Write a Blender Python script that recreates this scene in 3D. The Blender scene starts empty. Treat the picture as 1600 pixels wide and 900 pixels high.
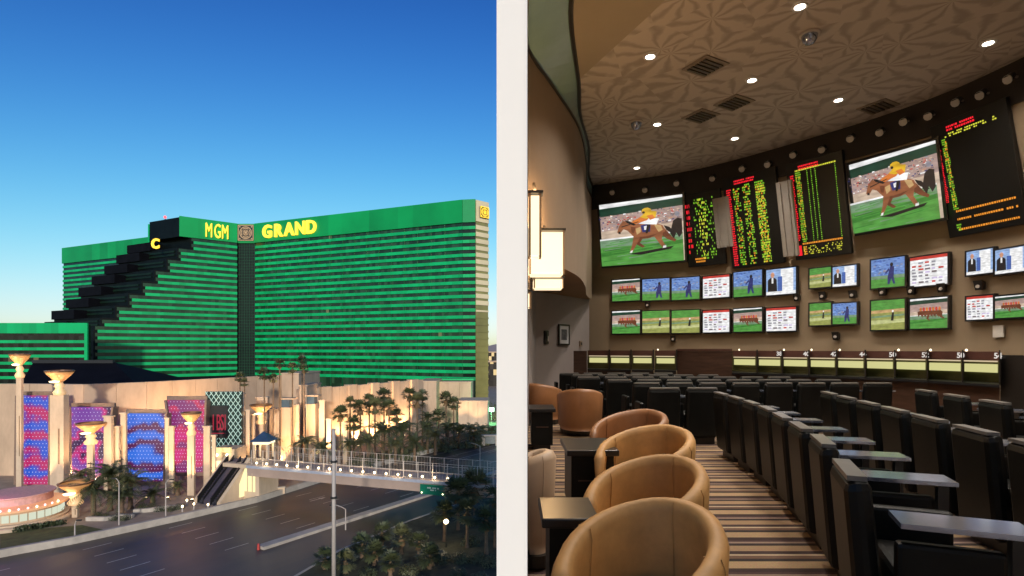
import bpy, bmesh, math, random
from mathutils import Vector, Matrix

# ------------------------------------------------------------------ camera, sky, sun, exposure
SC = bpy.context.scene
COL = SC.collection
F, HY, CZ = 850.0, 545.0, 22.75          # focal length in photo pixels, horizon row, eye height above the street
cam_d = bpy.data.cameras.new('camera')
cam = bpy.data.objects.new('camera', cam_d); COL.objects.link(cam)
cam.location = (0, 0, CZ); cam.rotation_euler = (math.radians(90), 0, 0)
cam_d.sensor_width = 36; cam_d.lens = F / 1600 * 36
cam_d.shift_y = (HY - 450) / 1600
cam_d.clip_start = 0.05; cam_d.clip_end = 6000
SC.camera = cam

SUN_AZ = Vector((0.15, -0.99)).normalized()      # horizontal direction towards the sun (behind the camera)
SUN_EL = math.radians(12)
W = bpy.data.worlds.new('World'); SC.world = W; W.use_nodes = True
nt = W.node_tree; nt.nodes.clear()
sky = nt.nodes.new('ShaderNodeTexSky'); sky.sky_type = 'NISHITA'; sky.sun_disc = False
sky.sun_elevation = SUN_EL; sky.sun_rotation = math.atan2(SUN_AZ.x, SUN_AZ.y)
sky.altitude = 600; sky.air_density = 1.0; sky.dust_density = 0.9; sky.ozone_density = 3.0
bg = nt.nodes.new('ShaderNodeBackground'); bg.inputs['Strength'].default_value = 0.15
wo = nt.nodes.new('ShaderNodeOutputWorld')
def vm(op, a, v=None, link2=None):
    n = nt.nodes.new('ShaderNodeVectorMath'); n.operation = op; nt.links.new(a, n.inputs[0])
    if op == 'SCALE': n.inputs['Scale'].default_value = v
    elif link2 is not None: nt.links.new(link2, n.inputs[1])
    else: n.inputs[1].default_value = (v, v, v)
    return n.outputs[0]
# the whole dome gets the steeper, softly limited contrast of the dusk exposure
gam = nt.nodes.new('ShaderNodeGamma'); gam.inputs[1].default_value = 2.6
nt.links.new(vm('SCALE', sky.outputs[0], 0.15), gam.inputs[0])
xs_ = vm('SCALE', gam.outputs[0], 11.75)
soft = vm('DIVIDE', xs_, link2=vm('ADD', xs_, 2.0))
hs = nt.nodes.new('ShaderNodeHueSaturation'); hs.inputs['Saturation'].default_value = 1.0; nt.links.new(vm('SCALE', soft, 5.6), hs.inputs['Color'])
nt.links.new(hs.outputs[0], bg.inputs[0]); nt.links.new(bg.outputs[0], wo.inputs[0])
sun_d = bpy.data.lights.new('sun', 'SUN'); sun_d.energy = 1.95; sun_d.angle = math.radians(2.5); sun_d.color = (1.0, 0.90, 0.78)
sun = bpy.data.objects.new('sun', sun_d); COL.objects.link(sun)
sdir = Vector((SUN_AZ.x * math.cos(SUN_EL), SUN_AZ.y * math.cos(SUN_EL), math.sin(SUN_EL)))
sun.rotation_euler = sdir.to_track_quat('Z', 'Y').to_euler()
sun.location = (30, -40, 60)
vs = SC.view_settings
vs.view_transform = 'Standard'; vs.look = 'None'; vs.exposure = 0.5; vs.gamma = 1.0; vs.use_curve_mapping = False
SC.cycles.use_denoising = True
SC.cycles.max_bounces = 6; SC.cycles.diffuse_bounces = 3; SC.cycles.glossy_bounces = 3
SC.cycles.sample_clamp_indirect = 4.0
SC.cycles.caustics_reflective = False; SC.cycles.caustics_refractive = False

# ------------------------------------------------------------------ helpers
def XW(px, Y): return (px - 800) / F * Y
def ZW(py, Y): return CZ - (py - HY) / F * Y
def P(px, py, Y): return Vector((XW(px, Y), Y, ZW(py, Y)))
def G(px, py, z=0.0):
    Y = (CZ - z) * F / (py - HY)
    return P(px, py, Y)

def s2l(c):
    return tuple((x / 12.92 if x <= 0.04045 else ((x + 0.055) / 1.055) ** 2.4) for x in [v / 255 for v in c])

MATS = {}
def pm(name, col, rough=0.6, var=0.18, scale=3.0, bump=0.0, metal=0.0, spec=0.5, stretch=None, bscale=None, coords='Position'):
    """procedural surface: base colour broken up by two noises, optional fine relief"""
    if name in MATS: return MATS[name]
    m = bpy.data.materials.new(name); m.use_nodes = True; MATS[name] = m
    t = m.node_tree; b = t.nodes['Principled BSDF']
    b.inputs['Roughness'].default_value = rough; b.inputs['Metallic'].default_value = metal
    b.inputs['Specular IOR Level'].default_value = spec
    if coords == 'Position':
        g = t.nodes.new('ShaderNodeNewGeometry'); vec = g.outputs['Position']
    else:
        g = t.nodes.new('ShaderNodeTexCoord'); vec = g.outputs['Object']
    if stretch:
        mp = t.nodes.new('ShaderNodeMapping'); mp.inputs['Scale'].default_value = stretch
        t.links.new(vec, mp.inputs['Vector']); vec = mp.outputs[0]
    n = t.nodes.new('ShaderNodeTexNoise'); n.inputs['Scale'].default_value = scale; n.inputs['Detail'].default_value = 6
    n.inputs['Roughness'].default_value = 0.65
    t.links.new(vec, n.inputs['Vector'])
    r = t.nodes.new('ShaderNodeValToRGB')
    lo = tuple(max(0, c * (1 - var)) for c in col[:3]) + (1,); hi = tuple(min(1, c * (1 + var)) for c in col[:3]) + (1,)
    r.color_ramp.elements[0].color = lo; r.color_ramp.elements[0].position = 0.3
    r.color_ramp.elements[1].color = hi; r.color_ramp.elements[1].position = 0.7
    t.links.new(n.outputs['Fac'], r.inputs[0]); t.links.new(r.outputs[0], b.inputs['Base Color'])
    if bump:
        n2 = t.nodes.new('ShaderNodeTexNoise'); n2.inputs['Scale'].default_value = bscale or scale * 6; n2.inputs['Detail'].default_value = 4
        t.links.new(vec, n2.inputs['Vector'])
        bp = t.nodes.new('ShaderNodeBump'); bp.inputs['Strength'].default_value = bump
        t.links.new(n2.outputs['Fac'], bp.inputs['Height']); t.links.new(bp.outputs[0], b.inputs['Normal'])
    return m

def em(name, col, strength=1.0, base=(0.02, 0.02, 0.02)):
    if name in MATS: return MATS[name]
    m = bpy.data.materials.new(name); m.use_nodes = True; MATS[name] = m
    b = m.node_tree.nodes['Principled BSDF']
    b.inputs['Base Color'].default_value = tuple(base) + (1,); b.inputs['Roughness'].default_value = 0.35
    b.inputs['Emission Color'].default_value = tuple(col) + (1,); b.inputs['Emission Strength'].default_value = strength
    return m

class MB:
    def __init__(s): s.v = []; s.f = []; s.m = []; s.mi = 0
    def add(s, vs, fs):
        o = len(s.v); s.v += [Vector(a) for a in vs]
        for f in fs: s.f.append([i + o for i in f]); s.m.append(s.mi)
        return s
    def quad(s, a, b, c, d): return s.add([a, b, c, d], [(0, 1, 2, 3)])
    def poly(s, pts): return s.add(pts, [tuple(range(len(pts)))])
    def box(s, x0, y0, z0, x1, y1, z1):
        return s.add([(x0, y0, z0), (x1, y0, z0), (x1, y1, z0), (x0, y1, z0), (x0, y0, z1), (x1, y0, z1), (x1, y1, z1), (x0, y1, z1)],
                     [(0, 3, 2, 1), (4, 5, 6, 7), (0, 1, 5, 4), (1, 2, 6, 5), (2, 3, 7, 6), (3, 0, 4, 7)])
    def obox(s, c, u, v, w):
        c, u, v, w = Vector(c), Vector(u), Vector(v), Vector(w)
        pts = [c + u * a + v * b + w * d for d in (-1, 1) for a, b in ((-1, -1), (1, -1), (1, 1), (-1, 1))]
        return s.add(pts, [(0, 3, 2, 1), (4, 5, 6, 7), (0, 1, 5, 4), (1, 2, 6, 5), (2, 3, 7, 6), (3, 0, 4, 7)])
    def bar(s, p, q, w, h=None):
        p, q = Vector(p), Vector(q); d = (q - p); L = d.length; d.normalize(); h = h or w
        up = Vector((0, 0, 1)) if abs(d.z) < 0.95 else Vector((0, 1, 0))
        a = d.cross(up).normalized(); b = a.cross(d)
        return s.obox((p + q) / 2, d * L / 2, a * w / 2, b * h / 2)
    def cyl(s, p, q, r0, r1=None, n=10, cap=True):
        r1 = r0 if r1 is None else r1
        p, q = Vector(p), Vector(q); d = (q - p).normalized()
        up = Vector((0, 0, 1)) if abs(d.z) < 0.95 else Vector((1, 0, 0))
        a = d.cross(up).normalized(); b = a.cross(d)
        pts = []
        for c, r in ((p, r0), (q, r1)):
            for i in range(n):
                t = 2 * math.pi * i / n; pts.append(c + a * math.cos(t) * r + b * math.sin(t) * r)
        fs = [(i, (i + 1) % n, n + (i + 1) % n, n + i) for i in range(n)]
        if cap: fs += [tuple(reversed(range(n))), tuple(range(n, 2 * n))]
        return s.add(pts, fs)
    def lathe(s, prof, c=(0, 0, 0), n=20):
        c = Vector(c); pts = []; fs = []
        for r, z in prof:
            for i in range(n):
                t = 2 * math.pi * i / n; pts.append(c + Vector((r * math.cos(t), r * math.sin(t), z)))
        for k in range(len(prof) - 1):
            for i in range(n):
                j = (i + 1) % n; fs.append((k * n + i, k * n + j, (k + 1) * n + j, (k + 1) * n + i))
        return s.add(pts, fs)
    def prism(s, pts, z0, z1):
        n = len(pts)
        a = [Vector((p[0], p[1], z0)) for p in pts] + [Vector((p[0], p[1], z1)) for p in pts]
        return s.add(a, [tuple(reversed(range(n))), tuple(range(n, 2 * n))] + [(i, (i + 1) % n, n + (i + 1) % n, n + i) for i in range(n)])
    def tube(s, pts, r, n=6):
        for a, b in zip(pts[:-1], pts[1:]): s.cyl(a, b, r, r, n)
        return s
    def mesh(s, name, mats, off=(0, 0, 0), smooth=False):
        me = bpy.data.meshes.new(name); o = Vector(off)
        me.from_pydata([tuple(a - o) for a in s.v], [], s.f)
        for m in (mats if isinstance(mats, (list, tuple)) else [mats]): me.materials.append(m)
        if any(s.m): me.polygons.foreach_set('material_index', s.m)
        if smooth: me.polygons.foreach_set('use_smooth', [True] * len(me.polygons))
        me.update()
        bm = bmesh.new(); bm.from_mesh(me); bmesh.ops.recalc_face_normals(bm, faces=bm.faces); bm.to_mesh(me); bm.free()
        return me

def wloc(o):
    v = Vector((0, 0, 0))
    while o is not None: v += Vector(o.location); o = o.parent
    return v

def link(o, parent=None):
    COL.objects.link(o)
    if parent is not None: o.parent = parent
    return o

def tag(o, label=None, cat=None, group=None, kind=None):
    if label: o['label'] = label
    if cat: o['category'] = cat
    if group: o['group'] = group
    if kind: o['kind'] = kind
    return o

def thing(name, loc, label, cat, group=None, rz=0.0):
    o = bpy.data.objects.new(name, None); COL.objects.link(o); o.location = loc; o.rotation_euler = (0, 0, rz)
    o.empty_display_size = 0.2
    return tag(o, label, cat, group)

def part(name, mb, mat, parent, smooth=False, local=False, bevel=0.0):
    """mb holds world coordinates (parents unrotated) unless local"""
    off = (0, 0, 0) if (local or parent is None) else wloc(parent)
    ob = bpy.data.objects.new(name, mb.mesh(name, mat, off, smooth)); link(ob, parent)
    if bevel:
        md = ob.modifiers.new('bevel', 'BEVEL'); md.width = bevel; md.segments = 2; md.limit_method = 'ANGLE'
    return ob

def inst(name, mesh, parent, loc=(0, 0, 0), rz=0.0, scale=None, rot=None):
    o = bpy.data.objects.new(name, mesh); link(o, parent); o.location = loc
    o.rotation_euler = rot if rot is not None else (0, 0, rz)
    if scale is not None: o.scale = scale
    return o

def struct(name, mb, mat, smooth=False, parent=None):
    o = part(name, mb, mat, parent, smooth)
    if parent is None: o['kind'] = 'structure'
    return o

def single(name, mb, mat, label, cat, group=None, smooth=False, loc=None, bevel=0.0):
    base = loc if loc is not None else (0, 0, 0)
    o = bpy.data.objects.new(name, mb.mesh(name, mat, base, smooth)); COL.objects.link(o); o.location = base
    if bevel:
        md = o.modifiers.new('bevel', 'BEVEL'); md.width = bevel; md.segments = 2; md.limit_method = 'ANGLE'
    return tag(o, label, cat, group)

def text_mesh(txt, size, depth, mat, fat=0.0, align='LEFT', sx=1.0):
    c = bpy.data.curves.new('lettering', 'FONT'); c.body = txt; c.size = size; c.extrude = depth; c.offset = fat
    c.align_x = align; c.resolution_u = 3
    ob = bpy.data.objects.new('lettering_source', c); COL.objects.link(ob)
    dg = bpy.context.evaluated_depsgraph_get(); dg.update()
    me = bpy.data.meshes.new_from_object(ob.evaluated_get(dg))
    bpy.data.objects.remove(ob); bpy.data.curves.remove(c)
    me.materials.clear(); me.materials.append(mat)
    return me

def lamp(name, kind, loc, energy, col=(1, 0.75, 0.45), radius=0.15, parent=None, rot=None, spot=None, blend=0.6):
    d = bpy.data.lights.new(name, kind); d.energy = energy; d.color = col
    if kind in ('POINT', 'SPOT'): d.shadow_soft_size = radius
    if kind == 'SPOT': d.spot_size = spot; d.spot_blend = blend
    o = bpy.data.objects.new(name, d); COL.objects.link(o); o.location = loc
    if rot is not None: o.rotation_euler = rot
    if parent is not None:
        o.parent = parent; o.location = Vector(loc) - wloc(parent)
    return o

ORD = ['first', 'second', 'third', 'fourth', 'fifth', 'sixth', 'seventh', 'eighth', 'ninth', 'tenth', 'eleventh', 'twelfth',
       'thirteenth', 'fourteenth', 'fifteenth', 'sixteenth', 'seventeenth', 'eighteenth', 'nineteenth', 'twentieth', 'twenty-first', 'twenty-second']
# ------------------------------------------------------------------ outdoor materials
M_asph = None
def panel_green(name, col, cell):
    """enamelled metal panels: every panel along the band has its own slight tone"""
    m = bpy.data.materials.new(name); m.use_nodes = True; MATS[name] = m; t = m.node_tree; p = t.nodes['Principled BSDF']
    tc = t.nodes.new('ShaderNodeTexCoord'); mp = t.nodes.new('ShaderNodeMapping'); mp.inputs['Scale'].default_value = (1 / cell, 0, 0); t.links.new(tc.outputs['Object'], mp.inputs[0])
    fl = t.nodes.new('ShaderNodeVectorMath'); fl.operation = 'FLOOR'; t.links.new(mp.outputs[0], fl.inputs[0])
    oi = t.nodes.new('ShaderNodeObjectInfo'); ad = t.nodes.new('ShaderNodeVectorMath'); ad.operation = 'ADD'; t.links.new(fl.outputs[0], ad.inputs[0]); t.links.new(oi.outputs['Location'], ad.inputs[1])
    wn = t.nodes.new('ShaderNodeTexWhiteNoise'); t.links.new(ad.outputs[0], wn.inputs[0])
    g = t.nodes.new('ShaderNodeNewGeometry'); nz = t.nodes.new('ShaderNodeTexNoise'); nz.inputs['Scale'].default_value = .06; nz.inputs['Detail'].default_value = 5; t.links.new(g.outputs['Position'], nz.inputs[0])
    mx = t.nodes.new('ShaderNodeMath'); mx.operation = 'MULTIPLY_ADD'; mx.inputs[1].default_value = .45; t.links.new(wn.outputs['Value'], mx.inputs[0]); t.links.new(nz.outputs['Fac'], mx.inputs[2])
    r = t.nodes.new('ShaderNodeValToRGB'); r.color_ramp.elements[0].position = .3; r.color_ramp.elements[1].position = 1.0
    r.color_ramp.elements[0].color = tuple(c * .72 for c in col) + (1,); r.color_ramp.elements[1].color = tuple(min(1, c * 1.25) for c in col) + (1,)
    t.links.new(mx.outputs[0], r.inputs[0]); t.links.new(r.outputs[0], p.inputs['Base Color']); p.inputs['Roughness'].default_value = .4; p.inputs['Specular IOR Level'].default_value = .3
    return m
def asphalt():
    """worn lanes: wheel tracks and patches run with the road"""
    m = bpy.data.materials.new('asphalt'); m.use_nodes = True; t = m.node_tree; p = t.nodes['Principled BSDF']
    g = t.nodes.new('ShaderNodeNewGeometry'); rt = t.nodes.new('ShaderNodeMapping'); rt.inputs['Rotation'].default_value = (0, 0, -math.atan2(24.3, 17.8)); t.links.new(g.outputs['Position'], rt.inputs[0])
    st = t.nodes.new('ShaderNodeMapping'); st.inputs['Scale'].default_value = (.02, 1.1, 0); t.links.new(rt.outputs[0], st.inputs[0])
    n1 = t.nodes.new('ShaderNodeTexNoise'); n1.inputs['Scale'].default_value = 1.0; n1.inputs['Detail'].default_value = 5; t.links.new(st.outputs[0], n1.inputs[0])
    n2 = t.nodes.new('ShaderNodeTexNoise'); n2.inputs['Scale'].default_value = .16; n2.inputs['Detail'].default_value = 7; t.links.new(rt.outputs[0], n2.inputs[0])
    ad = t.nodes.new('ShaderNodeMath'); ad.operation = 'MULTIPLY_ADD'; ad.inputs[1].default_value = .6; t.links.new(n2.outputs['Fac'], ad.inputs[0]); t.links.new(n1.outputs['Fac'], ad.inputs[2])
    r = t.nodes.new('ShaderNodeValToRGB'); r.color_ramp.elements[0].position = .55; r.color_ramp.elements[1].position = 1.05
    r.color_ramp.elements[0].color = (.030, .024, .021, 1); r.color_ramp.elements[1].color = (.105, .080, .064, 1)
    t.links.new(ad.outputs[0], r.inputs[0]); t.links.new(r.outputs[0], p.inputs['Base Color'])
    mr = t.nodes.new('ShaderNodeMapRange'); mr.inputs['To Min'].default_value = .28; mr.inputs['To Max'].default_value = .62; t.links.new(n1.outputs['Fac'], mr.inputs[0]); t.links.new(mr.outputs[0], p.inputs['Roughness'])
    n3 = t.nodes.new('ShaderNodeTexNoise'); n3.inputs['Scale'].default_value = 30; t.links.new(g.outputs['Position'], n3.inputs[0])
    bp = t.nodes.new('ShaderNodeBump'); bp.inputs['Strength'].default_value = .15; t.links.new(n3.outputs['Fac'], bp.inputs['Height']); t.links.new(bp.outputs[0], p.inputs['Normal'])
    return m
M_asph = asphalt()
M_pave = pm('paving', (0.36, 0.29, 0.22), 0.7, 0.22, 0.5, 0.1)
M_soil = pm('planted_soil', (0.055, 0.055, 0.030), 0.95, 0.5, 0.6, 0.4)
M_kerb = pm('kerb_concrete', (0.46, 0.41, 0.35), 0.75, 0.18, 0.8, 0.1)
M_line = pm('lane_paint', (0.55, 0.52, 0.46), 0.6, 0.3, 2.0)
M_stuc = pm('beige_stucco', (0.55, 0.395, 0.265), 0.85, 0.20, 0.30, 0.15, bscale=8, stretch=(1, 1, .35))
M_stuc2 = pm('pale_stucco', (0.58, 0.45, 0.32), 0.85, 0.18, 0.5, 0.15, bscale=8, stretch=(1, 1, .35))
M_green = panel_green('green_spandrel', (0.003, 0.40, 0.125), 2.9)
M_green2 = panel_green('green_parapet', (0.003, 0.31, 0.080), 8.0)
M_dark = pm('dark_roofing', (0.004, 0.004, 0.006), 0.7, 0.4, 0.3, spec=.1)
M_terr = pm('shaded_terrace_glass', (0.003, 0.005, 0.005), 0.5, 0.5, 0.2, spec=0.12)  # the terraces' shade is put into this near-black glass colour
M_black = pm('black_metal', (0.015, 0.015, 0.016), 0.5, 0.2, 3)
M_steel = pm('grey_steel', (0.46, 0.41, 0.37), 0.6, 0.1, 2, metal=0.0)
M_pale = pm('sunset_reflection_pale', (0.76, 0.64, 0.40), 0.30, 0.10, 0.08, spec=0.6)  # mirrored sunset sky put into the colour, olive for the lower floors
M_olive = pm('sunset_reflection_olive', (0.24, 0.22, 0.07), 0.25, 0.3, 0.05, spec=0.7)
M_bark = pm('palm_bark', (0.16, 0.105, 0.065), 0.95, 0.4, 3, 0.5)
M_leafs = [pm('palm_leaf_dark', (0.075, 0.090, 0.038), 0.55, 0.4, 1.2), pm('palm_leaf_olive', (0.115, 0.120, 0.052), 0.55, 0.4, 1.2),
           pm('palm_leaf_deep', (0.052, 0.070, 0.030), 0.55, 0.4, 1.2)]
M_skirt = pm('dry_palm_skirt', (0.17, 0.11, 0.055), 0.9, 0.4, 2)
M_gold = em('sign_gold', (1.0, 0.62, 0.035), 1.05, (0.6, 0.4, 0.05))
M_amber = em('amber_glass', (1.0, 0.42, 0.12), 0.22, (0.5, 0.28, 0.12))
M_flame = em('torch_light', (1.0, 0.72, 0.36), 3.0)
M_bulb = em('warm_bulb', (1.0, 0.78, 0.42), 7.0)
M_glow = em('lit_interior', (1.0, 0.78, 0.42), 1.3)
M_white_em = em('lit_white_panel', (0.80, 0.85, 0.66), 0.6)

def facade_glass(name, tint, lit=0.03, cell=(3.4, 3.0), bright=0.05):
    """dark window strips: each bay has its own tint, a few rooms are lit; gloss mirrors the sky"""
    m = bpy.data.materials.new(name); m.use_nodes = True; t = m.node_tree; b = t.nodes['Principled BSDF']
    tc = t.nodes.new('ShaderNodeTexCoord'); mp = t.nodes.new('ShaderNodeMapping')
    mp.inputs['Scale'].default_value = (1 / cell[0], 0.0, 1 / cell[1])
    t.links.new(tc.outputs['Object'], mp.inputs[0])
    fl = t.nodes.new('ShaderNodeVectorMath'); fl.operation = 'FLOOR'; t.links.new(mp.outputs[0], fl.inputs[0])
    wn = t.nodes.new('ShaderNodeTexWhiteNoise'); wn.noise_dimensions = '3D'; t.links.new(fl.outputs[0], wn.inputs[0])
    r = t.nodes.new('ShaderNodeValToRGB'); e = r.color_ramp.elements
    e[0].color = tuple(c * .35 for c in tint) + (1,); e[0].position = 0.0
    e[1].color = tuple(tint) + (1,); e[1].position = 0.95
    k = e.new(0.5); k.color = tuple(c * 0.55 for c in tint) + (1,)
    t.links.new(wn.outputs['Value'], r.inputs[0]); t.links.new(r.outputs[0], b.inputs['Base Color'])
    r2 = t.nodes.new('ShaderNodeValToRGB'); r2.color_ramp.interpolation = 'CONSTANT'
    r2.color_ramp.elements[0].color = (0, 0, 0, 1); r2.color_ramp.elements[1].position = 1 - lit
    r2.color_ramp.elements[1].color = (1, 0.72, 0.32, 1)
    t.links.new(wn.outputs['Value'], r2.inputs[0]); t.links.new(r2.outputs[0], b.inputs['Emission Color'])
    b.inputs['Emission Strength'].default_value = bright * 3
    b.inputs['Roughness'].default_value = 0.15; b.inputs['Specular IOR Level'].default_value = 0.3
    return m
M_glass = facade_glass('window_strip_glass', (0.030, 0.085, 0.042), 0.006, (1.7, 3.0), 0.03)
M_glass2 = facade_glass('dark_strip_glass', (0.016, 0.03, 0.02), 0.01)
M_annex = facade_glass('annex_glass', (0.02, 0.025, 0.02), 0.02, (2.0, 2.8), 0.03)

# ------------------------------------------------------------------ ground, road, pavements
b = MB(); b.quad((-3000, -600, -0.02), (3000, -600, -0.02), (3000, 4000, -0.02), (-3000, 4000, -0.02))
struct('ground', b, pm('desert_ground', (0.10, 0.085, 0.065), 0.95, 0.3, 0.02))

def g2(px, py): v = G(px, py); return (v.x, v.y)
Kp = [(-100, 890), (24, 866), (112, 850), (200, 831), (300, 809), (400, 785), (460, 766), (520, 747), (590, 729), (650, 713), (720, 696), (776, 683)]
K = [g2(*p) for p in Kp]
K.append((K[-1][0] + 160, K[-1][1] + 262))
Np = [(440, 915), (530, 862), (640, 815), (720, 787), (776, 769)]
N = [g2(*p) for p in Np]; N = [(N[0][0] - 25, N[0][1] - 33)] + N + [(N[-1][0] + 45, N[-1][1] + 60)]
b = MB(); b.poly([(x, y, 0.004) for x, y in K] + [(300, 330, 0.004), (60, 110, 0.004), (60, -20, 0.004), (-90, -20, 0.004)])
struct('road', b, M_asph)
b = MB(); b.poly([(x, y, 0.14) for x, y in K] + [(150, 900, 0.14), (-700, 900, 0.14), (-700, 60, 0.14)])
struct('pavement', b, M_pave)
b = MB(); b.poly([(x, y, 0.13) for x, y in N] + [(55, 60, 0.13), (40, 0, 0.13), (-45, 10, 0.13)])
struct('planting_bed', b, M_soil)
b = MB(); b.poly([(x - 0.0, y, 0.146) for x, y in [g2(540, 735), g2(600, 722), g2(680, 703), g2(776, 678), g2(776, 668), g2(680, 688), g2(600, 706), g2(540, 716)]])
struct('verge', b, pm('verge_grass', (0.035, 0.045, 0.02), 0.95, 0.5, 0.5, 0.4))

def run_wall(name, pts, w, z0, z1, mat, **kw):
    """a low wall of one piece following a plan polyline"""
    b = MB(); L = []; R = []
    for i, p in enumerate(pts):
        a = Vector(pts[max(0, i - 1)]); c = Vector(pts[min(len(pts) - 1, i + 1)])
        d = (c - a).normalized(); n = Vector((-d.y, d.x))
        L.append(Vector(p) + n * w / 2); R.append(Vector(p) - n * w / 2)
    for i in range(len(pts) - 1):
        q = [L[i], L[i + 1], R[i + 1], R[i]]
        b.quad(*[(a.x, a.y, z1) for a in q])
        b.quad((L[i].x, L[i].y, z0), (L[i + 1].x, L[i + 1].y, z0), (L[i + 1].x, L[i + 1].y, z1), (L[i].x, L[i].y, z1))
        b.quad((R[i].x, R[i].y, z0), (R[i + 1].x, R[i + 1].y, z0), (R[i + 1].x, R[i + 1].y, z1), (R[i].x, R[i].y, z1))
    for i in (0, len(pts) - 1):
        b.quad((L[i].x, L[i].y, z0), (R[i].x, R[i].y, z0), (R[i].x, R[i].y, z1), (L[i].x, L[i].y, z1))
    return b
o = struct('kerb', run_wall('kerb', N, 0.35, 0, 0.16, M_kerb), M_kerb)
single('kerb_barrier', run_wall('kb', K[:-1], 0.55, 0, 0.85, M_kerb), M_kerb, 'long pale concrete barrier curving along the far pavement edge', 'barrier')
M1, M2 = Vector(g2(407, 858)), Vector(g2(690, 767))
md = (M2 - M1).normalized()
mb_ = run_wall('median', [tuple(M1 + md * t) for t in (0, 10, 20, 30, 40, 60)], 1.3, 0, 0.35, M_kerb)
root = thing('median_barrier', (M1.x, M1.y, 0), 'tan concrete median barrier dividing the two carriageways', 'barrier')
part('wall', mb_, M_kerb, root)
b = MB(); b.cyl((M1.x - md.x * .25, M1.y - md.y * .25, 0), (M1.x - md.x * .25, M1.y - md.y * .25, 0.7), 0.16, 0.12, 10)
part('end_marker', b, pm('red_marker', (0.5, 0.05, 0.04), 0.5), root)
# lane lines: dashes run with the kerb
rd = md; rn = Vector((rd.y, -rd.x))
b = MB()
for lane in range(1, 6):
    off = lane * 3.35
    base = Vector(K[2]) + rn * off
    for k in range(-3, 14):
        p = base + rd * (k * 9.0)
        if (p - M1).dot(rn) > -1.5: continue
        a, c = p, p + rd * 2.8; w = rn * 0.07
        b.quad((a.x - w.x, a.y - w.y, 0.008), (c.x - w.x, c.y - w.y, 0.008), (c.x + w.x, c.y + w.y, 0.008), (a.x + w.x, a.y + w.y, 0.008))
lane_o = struct('lane_marking', b, M_line); lane_o['kind'] = 'stuff'; lane_o['label'] = 'worn white dashed lane lines on the dark road'
b = MB(); c = Vector(g2(497, 780)); u = rd; n = rn
b.poly([(*(c + u * 1.4), 0.009), (*(c + u * .3 + n * .45), 0.009), (*(c + u * .3 + n * .12), 0.009), (*(c - u * 1.4 + n * .12), 0.009), (*(c - u * 1.4 - n * .12), 0.009), (*(c + u * .3 - n * .12), 0.009), (*(c + u * .3 - n * .45), 0.009)])
struct('road_arrow', b, M_line)
# far carriageway edge lines
b = MB()
for off in (2.2, 6.0, 9.2):
    a = Vector(K[9]) + rn * off; c = a + rd * 130; w = rn * .09
    b.quad((*(a - w), 0.0085), (*(c - w), 0.0085), (*(c + w), 0.0085), (*(a + w), 0.0085))
struct('edge_line', b, M_line)['kind'] = 'stuff'

# ------------------------------------------------------------------ the green hotel tower
ROOF, PAR, FL = 88.0, 10.0, 3.0
hotel = thing('hotel_tower', (-140, 290, 0), 'giant green banded hotel tower with gold lettering on its parapet', 'hotel')
def wing_frame(A, B):
    A, B = Vector(A), Vector(B); d = B - A
    return A, d.length, math.atan2(d.y, d.x)
def local_part(name, mb, mat, A, ang, parent, z=0.0):
    ob = bpy.data.objects.new(name, mb.mesh(name, mat)); link(ob, parent)
    ob.location = Vector((A[0], A[1], z)) - wloc(parent); ob.rotation_euler = (0, 0, ang); return ob
def bands(wing, L, zlo, x0=0.0, proud=0.55, floors=None, glow=None, ztop=ROOF - PAR):
    me = None; k = 0; z = ztop - FL
    mb = MB(); mb.box(x0, -proud, 0, L, -0.003, 1.38); me = mb.mesh('spandrel_band', M_green)
    while z > zlo:
        o = inst('spandrel_band', me, wing, (0, 0, z)); z -= FL
# right wing with GRAND
A, L, ang = wing_frame((-133.7, 284), (-21.5, 238.5))
b = MB(); b.box(0, 0, 0, L, 24, ROOF - 0.6)
wr = local_part('right_wing', b, M_glass, A, ang, hotel)
b = MB(); b.box(-0.4, -0.8, ROOF - PAR, L, -0.003, ROOF); part('parapet', b, M_green2, wr, local=True)
bands(wr, L, 6)
b = MB()
for x in [i * 7.0 for i in range(1, int(L / 7))]: b.box(x - .12, -0.42, 4, x + .12, -0.004, ROOF - PAR)
o = part('mullion', b, pm('mullion_green', (0.005, 0.10, 0.035), 0.4), wr, local=True); o['kind'] = 'stuff'
# chamfered end and end wall, sunset reflection painted into its pale and olive bands
A2, L2, ang2 = wing_frame((-21.5, 238.5), (-15.9, 237.6))
b = MB(); b.box(0, 0.1, 0, L2, 6, ROOF - 0.6); wc = local_part('chamfer_bay', b, M_glass2, A2, ang2, hotel)
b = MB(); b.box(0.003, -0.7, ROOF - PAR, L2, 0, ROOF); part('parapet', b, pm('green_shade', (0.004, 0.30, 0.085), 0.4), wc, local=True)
bands(wc, L2, 6, x0=0.003, proud=0.45)
A3, L3, ang3 = wing_frame((-15.85, 237.65), (-10.6, 242.5))
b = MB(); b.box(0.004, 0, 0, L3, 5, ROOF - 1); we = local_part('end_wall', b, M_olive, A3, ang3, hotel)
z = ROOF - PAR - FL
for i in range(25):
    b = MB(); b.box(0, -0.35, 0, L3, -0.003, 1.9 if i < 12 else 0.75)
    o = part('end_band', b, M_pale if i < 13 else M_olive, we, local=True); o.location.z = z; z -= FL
b = MB(); b.box(0, -0.4, ROOF - PAR + .5, L3, -0.003, ROOF - 0.2); part('end_parapet', b, M_pale, we, local=True)
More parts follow.
